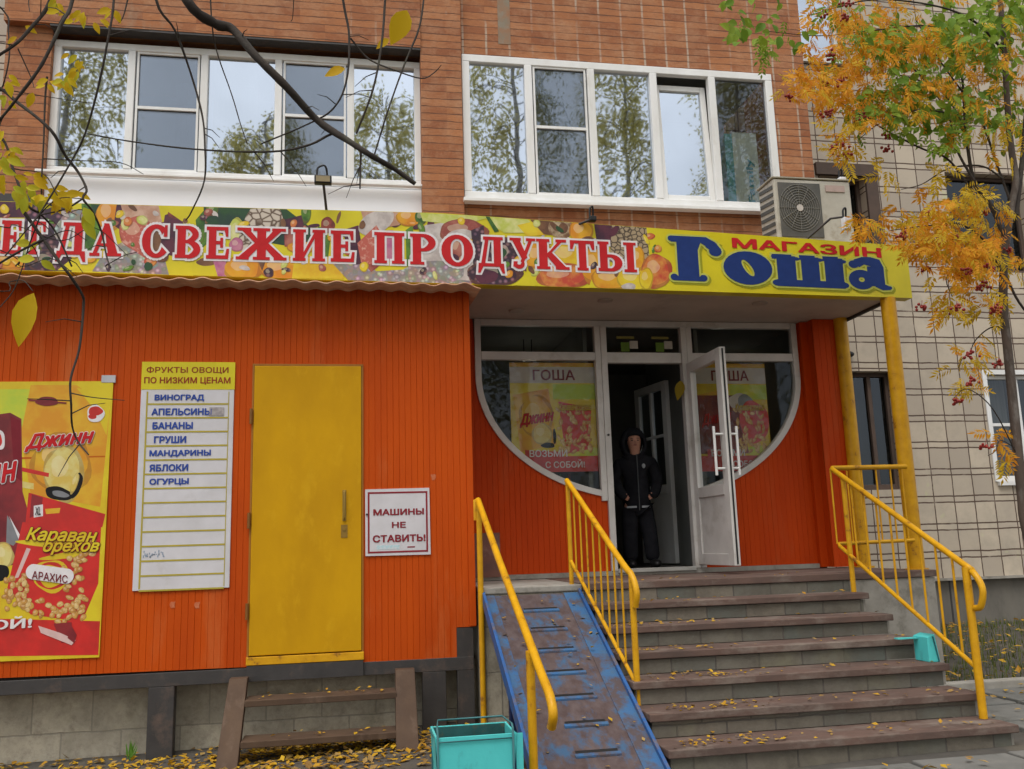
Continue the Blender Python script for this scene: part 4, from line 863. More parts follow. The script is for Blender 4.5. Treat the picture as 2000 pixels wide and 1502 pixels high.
pl = thing('price_list', 'tall white fruit price board with a yellow header and blue words beside the yellow door', 'sign', (-1.27, YW, 1.3))
PLW = M('price_board_white', (.60, .58, .60), (.52, .50, .51), 4, .5, (.45, .42, .40), 3, bmp=0, lo3=.6, hi3=.8)
mb = MB(); mb.box(-1.620, -.926, YW, -.002, 1.352, 3.095); mb.build('board', PLW, pl, bevel=.002)
mb = MB(); mb.box(-1.621, -.922, YW - .002, YW - .0004, 2.876, 3.096); mb.build('header', PYEL, pl)
OCH = flat('ochre_rule', (.42, .34, .05)); mb = MB()
for i in range(14):
    z = 2.858 - .0 - i * .1085; mb.box(-1.575, -.965, YW - .002, YW - .0004, z - .103, z - .090)
mb.box(-1.578, -1.566, YW - .0021, YW - .0004, 1.365, 2.86); mb.box(-.968, -.962, YW - .0021, YW - .0004, 1.365, 2.86); mb.build('rules', OCH, pl)
MARO = flat('maroon_ink', (.30, .05, .02)); INK = flat('blue_ink', (.035, .075, .33))
textobj('lettering', 'ФРУКТЫ ОВОЩИ', (-1.585, -.972, 3.0, 3.058), MARO, pl, YW - .003, bold=.018)
textobj('lettering', 'ПО НИЗКИМ ЦЕНАМ', (-1.60, -.955, 2.915, 2.975), MARO, pl, YW - .003, bold=.03)
for k, (wd, a, b) in enumerate((('ВИНОГРАД', 302, 399), ('АПЕЛЬСИНЫ', 296, 414), ('БАНАНЫ', 298, 377), ('ГРУШИ', 301, 364), ('МАНДАРИНЫ', 292, 412), ('ЯБЛОКИ', 292, 368), ('ОГУРЦЫ', 292, 369))):
    yy = 776 + k * 26.5; za = 2.858 - k * .1085 - .076
    textobj('lettering', wd, (at(a, yy, YW).x, at(b, yy, YW).x, za, za + .055), INK, pl, YW - .003, bold=.042)
mb = MB(); x = at(409, 801, YW).x; mb.box(x, x + .11, YW - .0045, YW - .0008, 2.668, 2.735); mb.build('paper_scrap', pm('scrap', (.40, .36, .35), (.28, .25, .25), 40), pl)
mb = MB()
for i in range(26):
    x = -1.555 + .0055*i + random.uniform(-.01, .01); z = 1.60 + random.uniform(-.01, .035); mb.box(x, x + .008, YW - .0016, YW - .0004, z, z + random.uniform(.006, .02))
mb.build('smudge', flat('smudge_blue', (.30, .36, .44)), pl)
nt = thing('notice', 'square white no-parking notice with a dark red border to the right of the yellow door', 'sign', (.34, YW, 1.5))
mb = MB(); mb.prismY([(.094, 1.553), (.604, 1.55), (.600, 2.076), (.092, 2.072)], YW, .0); mb.build('sheet', PLW, nt)
mb = MB()
for a, b, c, d in ((.112, .584, 1.572, 1.586), (.112, .584, 2.036, 2.050), (.112, .126, 1.586, 2.036), (.570, .584, 1.586, 2.036)): mb.box(a, b, YW - .0015, YW - .0003, c, d)
MRD = flat('notice_red', (.25, .025, .035)); mb.build('border', MRD, nt)
textobj('lettering', 'МАШИНЫ', (.155, .555, 1.865, 1.915), MRD, nt, YW - .002, bold=.04); textobj('lettering', 'НЕ', (.30, .41, 1.765, 1.812), MRD, nt, YW - .002, bold=.03); textobj('lettering', 'СТАВИТЬ!', (.150, .565, 1.655, 1.712), MRD, nt, YW - .002, bold=.04)
mb = MB(); mb.box(.18, .36, YW - .0012, YW - .0003, 1.60, 1.632); mb.build('faded_stamp', pm('stamp', (.40, .58, .62), (.58, .60, .62), 60), nt)
mb = MB(); mb.box(.42, .48, YW - .0012, YW - .0003, 1.608, 1.618); mb.build('small_mark', MRD, nt)

# posters behind the shop windows
def wposter(x0, x1, zt, zb, lab, nm):
    t = thing('poster', lab, 'poster', ((x0+x1)/2, 1.16, zb), 'snack posters behind the shop glass'); y = 1.15; w_ = x1 - x0; h = zt - zb
    mb = MB(); mb.box(x0, x1, y, y + .004, zb, zt); mb.build('sheet', PP['bg'], t)
    f = lambda u, v: (x0 + u*w_, zt - v*h); cl = lambda x, z: (max(x0, min(x1, x)), max(zb, min(zt, z)))
    R_ = lambda m, a, b, c, d: ('p', m, [(a, b), (c, b), (c, d), (a, d)])
    L = [R_('orange', 0, 0, 1, .035), R_('pale', 0, .04, 1, .19), R_('red', 0, .86, 1, 1), R_('lime', .5, .2, 1, .34), ('p', 'orange', [(.03, .3), (.45, .24), (.52, .75), (.1, .82)]), ('e', 'orange', .3, .5, .2, .2), ('e', 'lime', .85, .82, .2, .05), ('e', 'cream', .36, .66, .12, .1), ('e', 'black', .42, .76, .08, .025), ('e', 'black', .5, .68, .02, .07)]
    if nm: L += [('p', 'dkred', [(.05, .3), (.6, .3), (.7, .84), (.05, .84)]), ('e', 'pale', .62, .36, .14, .08), ('e', 'grey', .7, .36, .1, .07), ('e', 'red', .8, .55, .2, .2)]
    else: L += [('p', 'red', [(.56, .36), (.95, .42), (.9, .8), (.62, .84)])]
    r_ = random.Random(5)
    for i in range(60): L.append(('e', 'nut' if i % 2 else 'nut2', .55 + .38*r_.random(), .42 + .4*r_.random(), .035, .016, r_.random()*180))
    L += [R_('red', .0, .86, 1, 1), ('p', 'red', [(.15, .8), (.6, .82), (.6, .9), (.15, .9)])]
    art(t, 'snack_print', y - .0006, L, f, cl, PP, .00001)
    textobj('lettering', 'ГОША', (x0 + w_*.27, x0 + w_*.77, zt - h*.165, zt - h*.065), PP['maroon'], t, y - .004, bold=.02)
    textobj('lettering', 'Джинн', (x0 + w_*.1, x0 + w_*.5, zt - h*.60, zt - h*.48), RED, t, y - .006, bold=.03, shear=.3, slope=.15, outline=(.03, PP['maroon']))
    textobj('lettering', 'Караван орехов', (x0 + w_*.56, x0 + w_*.95, zt - h*.46, zt - h*.38), PP['bg'], t, y - .006, bold=.02, shear=.3, outline=(.04, PP['maroon']))
    textobj('lettering', 'ВОЗЬМИ', (x0 + w_*.2, x0 + w_*.64, zt - h*.865, zt - h*.80), WL, t, y - .006, bold=.02); textobj('lettering', 'С СОБОЙ!', (x0 + w_*.38, x0 + w_*.84, zt - h*.965, zt - h*.89), WL, t, y - .006, bold=.02)
wposter(1.49, 2.335, 3.35, 2.28, 'faded snack poster behind the left half of the round shop window', 0)
wposter(3.34, 4.14, 3.35, 2.26, 'dark red snack poster behind the right shop window, partly hidden by the open door', 1)

# upright word on the cardboard box in the loggia
def upright(body, x, y, z0, z1, w_, mat, parent):
    o = textobj('lettering', body, (0, z1 - z0, 0, w_), mat, None, y, bold=.03)
    o.parent = parent
    for v in o.data.vertices: v.co = (x - v.co.z, v.co.y, z0 + v.co.x)
    return o
upright('Family', 4.25, 1.212, 5.12, 5.62, .10, flat('teal_word', (.05, .26, .32)), bpy.data.objects['cardboard_box'])
# ================================================================== STAIRS
stt = thing('staircase', 'wide outdoor staircase with brown plank treads and grey stone risers up to the shop door', 'stairs', (2.9, -1, .25))
SX0, SX1 = 1.775, 3.985
for i in range(1, 7):
    z = 1.292 - .1435 * i; y = -.3 - .3 * i; e = .0 if i < 6 else .0
    mb = MB(); mb.box(SX0, SX1 - .03, y + .028, .5, (z - .1435 + .001) if i < 6 else .1, z - .053)
    st = mb.build('step', STONE, stt)
    mb = MB(); d = random.uniform(-.006, .006)
    mb.box(SX0 - .02, SX1 + .012 + d, y + d, y + .165, z - .047, z); mb.box(SX0 - .02, SX1 + .008, y + .17 + d, y + .335, z - .052, z - .003)
    mb.build('tread', NOSE, st, bevel=.006)
    mb = MB(); mb.box(SX1 - .029, SX1 - .005, y + .04, .5, (z - .1435 + .002) if i < 6 else .1, z - .055); mb.build('end_face', CONC, st)
mb = MB(); mb.box(.975, 4.80, -.27, 1.09, .1, 1.232); ld = mb.build('landing', BLOCK, stt)
mb = MB(); mb.box(1.76, 4.815, -.30, -.05, 1.236, 1.292); mb.box(1.76, 4.815, -.045, .5, 1.24, 1.290); mb.box(1.76, 4.815, .505, 1.04, 1.24, 1.290); mb.build('tread', NOSE, ld, bevel=.006)
mb = MB(); mb.box(1.78, 4.02, -.284, -.271, .8, 1.231); mb.build('riser', STONE, ld)
mb = MB(); mb.box(4.022, 4.80, -.284, -.271, .2, 1.231); mb.build('front_face', CONC, ld)
mb = MB(); mb.box(.975, 1.755, -.285, 1.06, 1.234, 1.286); mb.build('concrete_edge', CONC, ld, bevel=.01)
mb = MB(); mb.box(.99, 4.50, 1.05, 1.10, 1.291, 1.334); mb.build('kerb', CONC, ld)

# ================================================================== RAMP
rp = thing('ramp', 'steep worn blue metal pram ramp beside the staircase', 'ramp', (1.35, -1.3, .25))
def rz(y): return 1.369 + .483 * y
RY0, RY1 = -.30, -2.42
def slab(mb, x0, x1, ya, yb, lo, hi, m=0):
    mb.hexa([(x0, yb, rz(yb)+lo), (x1, yb, rz(yb)+lo), (x1, ya, rz(ya)+lo), (x0, ya, rz(ya)+lo), (x0, yb, rz(yb)+hi), (x1, yb, rz(yb)+hi), (x1, ya, rz(ya)+hi), (x0, ya, rz(ya)+hi)], m)
mb = MB()
rows = [RY0 - .20 - .243*i for i in range(9)]; yp = RY0
for yr in rows + [None]:
    if yr is None: slab(mb, .99, 1.715, yp, RY1, -.02, 0); break
    slab(mb, .99, 1.715, yp, yr, -.02, 0)
    slab(mb, .99, 1.25, yr, yr - .032, -.02, 0); slab(mb, 1.50, 1.715, yr, yr - .032, -.02, 0); yp = yr - .032
mb.build('deck', DECK, rp)
for yr in rows: mb = MB(); slab(mb, 1.25, 1.50, yr + .012, yr - .022, .0012, .003); mb.build('slot', BLACK, rp); mb = MB(); slab(mb, 1.24, 1.51, yr - .024, yr - .046, .002, .013); mb.build('cleat', BLUE, rp)
mb = MB(); slab(mb, .99, 1.715, RY0, RY1, -.05, -.044); mb.build('under_plate', STEELDK, rp)
for a, b, fa, fb in ((.968, .989, .968, 1.06), (1.716, 1.738, 1.60, 1.738)):
    mb = MB(); slab(mb, a, b, RY0, RY1, -.07, .035); mb.build('side_rail', BLUE_EDGE, rp, bevel=.003)
    mb = MB(); slab(mb, max(fa, .9895), min(fb, 1.7155), RY0 - .002, RY1 + .002, .0015, .006); mb.build('edge_strip', BLUE, rp)
for x in (.99, 1.70):
    mb = MB(); mb.box(x - .022, x + .022, -1.42, -1.375, gz(x, -1.4) - .03, rz(-1.4) - .05); mb.build('leg', NAVY, rp, bevel=.003)

# ================================================================== HANDRAILS
def rail(label, loc): return thing('handrail', label, 'handrail', loc, 'yellow handrails at the entrance')
def tubepart(par, nm, pts, r, sp=False, n=12):
    mb = MB(); mb.tube(spline(pts, 5) if sp else pts, r, n); return mb.build(nm, YELLOW, par)
r1 = rail('yellow handrail with two posts and no bars on the kiosk side of the blue ramp', (.96, -.3, .2))
tubepart(r1, 'rail', [(.957, -.27, 1.955), (.957, -1.2, 1.517)] + [tuple(p) for p in spline([(.957, -1.2, 1.517), (.957, -2.2, 1.078), (.958, -2.5, .942), (.96, -2.67, .865), (.961, -2.735, .785), (.96, -2.69, .715)], 5)][1:], .0235)
tubepart(r1, 'post', [(.957, -.30, gz(.95, -.3) - .05), (.957, -.30, 1.935)], .022); tubepart(r1, 'post', [(.943, -2.28, gz(.95, -2.3) - .05), (.943, -2.28, 1.035)], .024)
tubepart(r1, 'bracket', [(.935, -.28, 1.80), (.935, -.28, 1.955), (.957, -.28, 1.955)], .018)
r2 = rail('yellow balustrade with thin bars between the blue ramp and the stairs', (1.69, -.22, 1.29))
tubepart(r2, 'rail', [(1.69, -.20, 2.10), (1.70, -.35, 2.02)] + [tuple(p) for p in spline([(1.70, -.35, 2.02), (1.775, -1.30, 1.475), (1.795, -1.45, 1.39), (1.805, -1.515, 1.28), (1.800, -1.49, 1.185)], 5)][1:], .0215)
tubepart(r2, 'lower_rail', [(1.69, -.22, 1.47), (1.695, -.28, 1.43), (1.795, -1.455, .69)], .014)
tubepart(r2, 'post', [(1.69, -.22, 1.28), (1.69, -.22, 2.09)], .018); tubepart(r2, 'post', [(1.795, -1.455, .56), (1.795, -1.455, 1.38)], .021)
for i in range(1, 9):
    t = i / 9.3; x = 1.69 + .105 * t; y = -.22 - 1.235 * t
    zt = 2.085 - (2.085 - 1.40) * t; zl = 1.455 - (1.455 - .69) * t
    tubepart(r2, 'baluster', [(x, y, zl), (x, y, zt)], .0075, n=8)
r3 = rail('yellow balustrade with thin bars down the far right edge of the stairs', (3.96, -.27, 1.29))
tubepart(r3, 'rail', [(4.69, -.22, 2.165), (3.975, -.262, 2.158), (3.955, -.30, 2.145)] + [tuple(p) for p in spline([(3.955, -.30, 2.145), (3.952, -1.74, 1.43), (3.952, -1.90, 1.345), (3.955, -1.975, 1.24), (3.95, -1.95, 1.13), (3.945, -1.90, 1.11)], 5)][1:], .021)
tubepart(r3, 'lower_rail', [(4.69, -.22, 1.54), (3.97, -.262, 1.53), (3.957, -.30, 1.51), (3.958, -.42, 1.45), (3.93, -1.86, .74)], .016)
tubepart(r3, 'post', [(3.962, -.44, 1.145), (3.962, -.44, 2.08)], .021); tubepart(r3, 'post', [(3.935, -1.865, .43), (3.935, -1.865, 1.37)], .026)
for i in range(8):
    t = (i + .65) / 8.4; y = -.44 - 1.42 * t; x = 3.96 - .025 * t
    tubepart(r3, 'baluster', [(x, y, 1.44 - .70 * t), (x, y, 2.075 - .70 * t)], .0085, n=8)
for x in (3.958, 4.11, 4.25, 4.39, 4.53, 4.64): tubepart(r3, 'baluster', [(x, -.262 + (x - 3.96) * .055, 1.53), (x, -.262 + (x - 3.96) * .055, 2.158)], .0075, n=8)

# ================================================================== WOODEN STEPS under the kiosk door
ws = thing('wooden_steps', 'short brown wooden step ladder under the yellow kiosk door', 'steps', (-.2, -.35, .2))
for a, b in ((-.895, -.765), (.315, .46)):
    mb = MB(); zt_, zb_ = .70, gz(a, -.6) - .01
    mb.hexa([(a - .02, -.62, zb_), (b - .005, -.62, zb_), (b - .005, -.50, zb_), (a - .02, -.50, zb_), (a, -.13, zt_), (b, -.13, zt_), (b, -.03, zt_), (a, -.03, zt_)]); mb.build('stringer', WOOD, ws, bevel=.005)
for y, z in ((-.30, .565), (-.50, .325)):
    mb = MB(); mb.box(-.764, .314, y, y + .24, z - .045, z); mb.build('tread', WOOD, ws, bevel=.005)

# ================================================================== LITTER BINS
def make_bin():
    t = thing('litter_bin', 'turquoise box litter bin in a wire frame in front of the wooden steps', 'bin', (.63, -2.2, gz(.63, -2.2))); g0 = gz(.63, -2.2)
    x0, x1, y0, y1, zt, zb = .415, .835, -2.40, -2.08, .642, .27
    mb = MB(); w_ = .012; i = .03
    for (a, b, c, d, k) in ((x0, x1, y0, y0 + w_, 0), (x0, x1, y1 - w_, y1, 0), (x0, x0 + w_, y0 + w_, y1 - w_, 0), (x1 - w_, x1, y0 + w_, y1 - w_, 0)):
        mb.hexa([(a + i*(a < .5), c, zb), (b - i*(b > .8), c, zb), (b - i*(b > .8), d, zb), (a + i*(a < .5), d, zb), (a, c, zt), (b, c, zt), (b, d, zt), (a, d, zt)])
    mb.box(x0 + i + .012, x1 - i - .012, y0 + w_, y1 - w_, zb, zb + .01)
    mb.build('box', TURQ, t, bevel=.002)
    mb = MB(); mb.box(x0 + w_ + .001, x1 - w_ - .001, y1 - w_ - .004, y1 - w_ - .001, zb + .02, zt - .004); mb.box(x0 + .05, x1 - .05, y0 + .05, y1 - .03, zb + .02, zb + .16); mb.build('dark_inside', M('bin_inside', (.02, .10, .10), (.012, .06, .06), 9, .8, (.10, .09, .05), 14), t)  # dark teal sheet and block added to make the box darker inside
    mb = MB(); a, b = .425, .815
    for xx in (a, b): mb.tube([(xx, y0 - .008, g0), (xx, y0 - .008, zt + .03), (xx + (.0), y0 + .02, zt + .045)], .006, 8)
    mb.tube([(a, y0 + .02, zt + .045), (a + .015, -2.25, zt + .06), (b - .03, -2.25, zt + .062), (b, y0 + .02, zt + .045)], .005, 8)
    for xx in (a, b): mb.tube([(xx, y1 + .008, g0), (xx, y1 + .008, zt + .0)], .006, 8)
    for zz in (zb + .0, zt - .02): mb.tube([(a, y0 - .008, zz), (b, y0 - .008, zz), (x1 + .006, y1 + .008, zz), (x0 - .006, y1 + .008, zz), (a, y0 - .008, zz)], .004, 6)
    mb.build('frame', M('bin_frame', (.04, .16, .17), rough=.5), t)
    mb = MB(); mb.box(x1 - .002, x1 + .035, y0 + .012, y0 + .02, zb + .02, zt - .004); mb.build('side_flange', TURQ, t)
    return t
b1 = make_bin()
bxx = thing('box', 'small turquoise box standing on the right end of a middle stair tread', 'box', (3.95, -1.33, .71))
mb = MB(); mb.hexa([(3.915, -1.40, .718), (4.0, -1.40, .718), (4.0, -1.24, .718), (3.915, -1.24, .718), (3.915, -1.40, .885), (3.975, -1.40, .905), (3.975, -1.24, .905), (3.915, -1.24, .885)]); mb.build('body', TURQ, bxx, bevel=.004)
mb = MB(); mb.hexa([(3.985, -1.406, .72), (3.992, -1.406, .72), (3.992, -1.40, .72), (3.985, -1.40, .72), (3.955, -1.406, .89), (3.962, -1.406, .89), (3.962, -1.40, .89), (3.955, -1.40, .89)]); mb.build('slot', M('slot_teal', (.02, .13, .15)), bxx)
mb = MB(); mb.box(3.76, 3.914, -1.30, -1.25, .868, .876); mb.build('lid_edge', TURQ, bxx)

# ================================================================== AIR CONDITIONER
ac = thing('air_conditioner', 'grimy off-white air conditioner outdoor unit standing on the canopy above the shop name', 'air conditioner', (4.35, .45, 4.13))
ACW = M('ac_casing', (.50, .47, .40), (.40, .37, .31), 5, .55, (.30, .26, .2), 3)
mb = MB(); mb.box(3.955, 4.755, .28, .60, 4.23, 4.985); cs = mb.build('casing', ACW, ac, bevel=.015)
mb = MB(); mb.box(3.94, 4.77, .27, .61, 4.987, 5.005); mb.build('lid', M('ac_lid', (.36, .33, .26), (.28, .25, .19), 6), ac, bevel=.006)
mb = MB(); c = (4.20, .276, 4.69)
mb.box(3.995, 4.43, .270, .2795, 4.40, 4.945); mb.build('grille_plate', M('grille_dark', (.10, .095, .085), (.07, .068, .06), 8, .6), ac, bevel=.002)
GR = M('grille_wire', (.20, .19, .165), rough=.6)
mb = MB()
for k in range(1, 9):
    r_ = .03 + k * .0225; mb.tube([(c[0] + r_*math.cos(2*math.pi*i/36), .266, c[2] + r_*1.12*math.sin(2*math.pi*i/36)) for i in range(37)], .003, 5, caps=False)
for k in range(12):
    a = math.pi * k / 6; mb.tube([(c[0], .266, c[2]), (c[0] + .21*math.cos(a), .266, c[2] + .236*math.sin(a))], .003, 5)
mb.build('fan_grille', GR, ac)
mb = MB(); mb.tube([(c[0], .262, c[2]), (c[0], .272, c[2])], .034, 16); mb.build('hub', flat('hub_pale', (.55, .50, .45)), ac)
mb = MB()
for k in range(9):
    z = 4.30 + k * .073
    mb.hexa([(3.946, .30, z), (3.954, .30, z), (3.954, .57, z + .035), (3.946, .57, z + .035), (3.946, .30, z + .035), (3.954, .30, z + .035), (3.954, .57, z + .07), (3.946, .57, z + .07)])
mb.build('side_louvre', M('louvre_dark', (.08, .08, .075)), ac)
mb = MB(); mb.box(4.49, 4.69, .272, .2795, 4.87, 4.935); mb.build('badge', flat('badge_pinkish', (.44, .33, .29)), ac)
for x in (4.08, 4.62):
    mb = MB(); mb.box(x - .03, x + .03, .28, .60, 4.13, 4.228); mb.build('foot', STEELDK, ac)

# ================================================================== FLOODLIGHTS
FLENS = flat('flood_lens', (.30, .24, .14), .3)
def flood(label, base, head, mats, size, bend=None, coil=None):
    t = thing('floodlight', label, 'floodlight', base, 'floodlights along the shop sign')
    pts = [base] + (bend or []) + [head]
    mb = MB(); mb.tube(pts, .0105, 8); mb.build('arm', STEELDK, t)
    hx, hy, hz = head; a, b = size
    mb = MB(); mb.box(hx - a, hx + a, hy - .03, hy + .03, hz - b, hz + b); h = mb.build('head', mats[0], t, bevel=.006)
    mb = MB(); mb.box(hx - a*.8, hx + a*.8, hy - .034, hy - .0305, hz - b*.7, hz + b*.7); mb.build('lens', mats[1], h)
    mb = MB(); mb.tube(spline([(hx - a*.75, hy, hz + b), (hx - a*.6, hy, hz + b + .07), (hx + a*.2, hy, hz + b + .09), (hx + a*.45, hy + .02, hz + b + .03), (hx + a*.3, hy + .03, hz + b)], 4), .009, 6); mb.build('cable', BLACK, t)
    return t
p = at(638, 415, SY + .03); h = at(631, 352, -.30)
t = flood('small dark floodlight on an upright arm in front of the white loggia panel', tuple(p), tuple(h), (BLACK, FLENS), (.068, .034))
p = at(1125, 440, SY + .02); h = at(1157, 428, -.22)
t = flood('tiny dark floodlight lying low on the sign edge under the right loggia window', tuple(p), tuple(h), (BLACK, BLACK), (.03, .022))
p = at(1577, 466, SY + .03); h = at(1653, 437, -.35)
t = flood('floodlight with a pale face on a bent black arm before the air conditioner', tuple(p), tuple(h), (WHITE_P, SWHITE), (.032, .055), [tuple(at(1622, 427, -.25)), tuple(at(1645, 424, -.33))])
p = at(1668, 400, .55); h = at(1644, 353, .5)
t = flood('small white floodlight above the upper right corner of the air conditioner', (4.70, .62, 5.0), tuple(h), (WHITE_P, SWHITE), (.035, .03))
p = at(1657, 692, Y2 - .04)
mb = MB(); mb.ell(tuple(p), (.075, .05, .04), 14, 8); mb.box(p.x - .02, p.x + .02, p.y, Y2, p.z - .02, p.z + .03); tag(mb.build('wall_lamp', BLACK), 'small dark fitting on the tiled wall just right of the rear yellow post', 'lamp')

# ================================================================== PERSON
def skin(name, chains, mats, parent, sub=2, world=None, smooth=True):
    """chains: dict key -> (x,y,z,r) ; edges list"""
    V, E, root = chains; bm = bmesh.new(); lay = bm.verts.layers.skin.verify(); keys = list(V); bv = {}
    b = BASE.get(parent, Vector((0, 0, 0)))
    for k in keys:
        x, y, z, r = V[k][:4]; v = bm.verts.new(world @ Vector((x, y, z)) - b if world else Vector((x, y, z)) - b)
        rr = V[k][4] if len(V[k]) > 4 else r
        v[lay].radius = (r, rr); v[lay].use_root = (k == root); bv[k] = v
    for a, c in E: bm.edges.new((bv[a], bv[c]))
    me = bpy.data.meshes.new(name); bm.to_mesh(me); bm.free(); me.materials.append(mats)
    o = bpy.data.objects.new(name, me); COL.objects.link(o); o.parent = parent; BASE[o] = b
    sk = o.modifiers.new('skin', 'SKIN'); sk.use_smooth_shade = True; sk.branch_smoothing = .4
    sb = o.modifiers.new('sub', 'SUBSURF'); sb.levels = sub; sb.render_levels = sub
    return o
SKINM = M('skin', (.50, .25, .17), (.44, .20, .14), 8, .55, bmp=.05)
PX, PY, PZ = 2.815, 1.50, 1.345
pe = thing('person', 'person in a dark hooded winter jacket and black trousers standing in the open doorway', 'person', (PX, PY, PZ))
PW = Matrix.Translation((PX, PY, PZ)) @ Matrix.Rotation(math.radians(-8), 4, 'Z')
V = {'pel': (0, 0, .70, .10, .085), 'sp': (.004, .01, .85, .10, .08), 'ch': (.008, .01, 1.02, .115, .085), 'nk': (.008, .005, 1.13, .045), 'hd0': (.006, -.012, 1.19, .06, .07), 'hd1': (.004, -.010, 1.265, .082, .088), 'hd2': (.003, .002, 1.335, .06, .068)}
E_ = [('pel', 'sp'), ('sp', 'ch'), ('ch', 'nk'), ('nk', 'hd0'), ('hd0', 'hd1'), ('hd1', 'hd2')]
ARM = {-1: ((-.142, .01, 1.06), (-.215, .045, .87), (-.175, -.085, .735), (-.145, -.105, .70)), 1: ((.155, .01, 1.075), (.232, .05, .88), (.185, -.08, .74), (.155, -.10, .705))}
LEG = {-1: ((-.075, 0, .66), (-.085, -.015, .37), (-.085, .01, .07), (-.105, -.12, .03)), 1: ((.078, 0, .66), (.105, -.035, .37), (.125, -.035, .07), (.165, -.155, .03))}
for s, n in ((-1, 'l'), (1, 'r')):
    A, G = ARM[s], LEG[s]
    V.update({n+'sh': A[0] + (.05,), n+'el': A[1] + (.038,), n+'wr': A[2] + (.027,), n+'pm': A[3] + (.028, .018), n+'hip': G[0] + (.075,), n+'kn': G[1] + (.05,), n+'an': G[2] + (.036,), n+'toe': G[3] + (.03,)})
    E_ += [('ch', n+'sh'), (n+'sh', n+'el'), (n+'el', n+'wr'), (n+'wr', n+'pm'), ('pel', n+'hip'), (n+'hip', n+'kn'), (n+'kn', n+'an'), (n+'an', n+'toe')]
    px_, py_, pz_ = A[3]
    for fi, ln in enumerate((.05, .058, .054, .044)):
        dz = .020 - .013 * fi
        for q_, (f_, r_) in enumerate(((.35, .0085), (.75, .0075), (1.0, .006))): V[n+'f%d%d' % (fi, q_)] = (px_ - s*ln*f_, py_ + .012*f_, pz_ + dz - .02*f_, r_)
        E_ += [(n+'pm', n+'f%d0' % fi), (n+'f%d0' % fi, n+'f%d1' % fi), (n+'f%d1' % fi, n+'f%d2' % fi)]
    V[n+'t0'] = (px_ - s*.005, py_ - .02, pz_ + .02, .009); V[n+'t1'] = (px_ - s*.03, py_ - .03, pz_ + .022, .007); E_ += [(n+'pm', n+'t0'), (n+'t0', n+'t1')]
body = skin('body', (V, E_, 'pel'), SKINM, pe, 2, PW)
V = {'a0': (0, 0, .545, .152, .120), 'a1': (0, 0, .60, .158, .126), 'a': (0, 0, .69, .156, .126), 'b': (.004, .005, .83, .148, .120), 'c': (.008, .01, .98, .150, .118), 'd': (.008, .01, 1.08, .115, .098), 'e': (.008, .01, 1.15, .082, .084)}
E_ = [('a0', 'a1'), ('a1', 'a'), ('a', 'b'), ('b', 'c'), ('c', 'd'), ('d', 'e')]
for s, n in ((-1, 'l'), (1, 'r')):
    A = ARM[s]; V.update({n+'s': (A[0][0]*1.06, .01, A[0][2] - .01, .076), n+'e': A[1] + (.066,), n+'m': tuple((A[1][k] + A[2][k]) / 2 for k in range(3)) + (.060,), n+'w': (A[2][0] - s*.012, A[2][1] - .015, A[2][2] - .012, .054), n+'z': (A[3][0] - s*.035, A[3][1] + .0, A[3][2] - .012, .05)})
    E_ += [('d', n+'s'), (n+'s', n+'e'), (n+'e', n+'m'), (n+'m', n+'w'), (n+'w', n+'z')]
jk = skin('jacket', (V, E_, 'c'), CLOTH_B, pe, 2, PW)
V = {'p': (0, 0, .66, .130, .105)}; E_ = []
for s, n in ((-1, 'l'), (1, 'r')):
    G = LEG[s]; V.update({n+'h': (G[0][0], 0, .56, .096), n+'k': (G[1][0], G[1][1], .35, .084), n+'c': ((G[1][0] + G[2][0])/2 + s*.004, G[2][1] - .008, .17, .080), n+'a': (G[2][0], G[2][1] - .008, .05, .078)}); E_ += [('p', n+'h'), (n+'h', n+'k'), (n+'k', n+'c'), (n+'c', n+'a')]
skin('trousers', (V, E_, 'p'), CLOTH_B, pe, 2, PW)
def pw(pts): return [tuple(PW @ Vector(p)) for p in pts]
for s in (-1, 1):
    G = LEG[s]; mb = MB(); mb.ell((G[2][0] + s*.012, G[2][1] - .065, .038), (.055, .125, .046), 14, 8); mb.v = [(x, y, max(z, PZ)) for x, y, z in pw(mb.v)]; mb.build('shoe', BLACK, pe)
mb = MB()   # knitted hat and raised hood framing the face
mb.ell((0, .02, 1.325), (.108, .112, .085), 20, 12); mb.v = pw([(x, y if z > 1.305 else max(y, -.03), z) for x, y, z in mb.v]); mb.build('hat', CLOTH_B, pe)
mb = MB(); n = 22
for i in range(n):
    a = 2*math.pi*i/n; a2 = 2*math.pi*(i+1)/n
    f = lambda a, k, y: (math.sin(a)*(.098 + k), y, 1.245 + math.cos(a)*(.118 + k) - .01)
    mb.add([f(a, 0, -.055), f(a2, 0, -.055), f(a2, .03, -.065), f(a, .03, -.065), f(a, .045, .02), f(a2, .045, .02), f(a, .01, .09), f(a2, .01, .09)], [(0,1,2,3), (3,2,5,4), (4,5,7,6)], 0, True)
mb.ell((0, .045, 1.25), (.100, .070, .125), 18, 12); mb.v = pw(mb.v); mb.build('hood', CLOTH_B, pe)
for s in (-1, 1):
    mb = MB(); mb.ell((s*.030, -.094, 1.262), (.0105, .005, .005), 10, 6); mb.box(s*.031 - .014, s*.031 + .014, -.097, -.088, 1.281, 1.2845)
    mb.v = pw(mb.v); mb.build('eye', BLACK, body)
mb = MB(); mb.ell((0, -.100, 1.245), (.012, .017, .018), 10, 8); mb.v = pw(mb.v); mb.build('nose', SKINM, body)
mb = MB(); mb.ell((0, -.094, 1.215), (.022, .006, .006), 12, 6); mb.v = pw(mb.v); mb.build('mouth', M('lips', (.36, .12, .10), rough=.5), body)
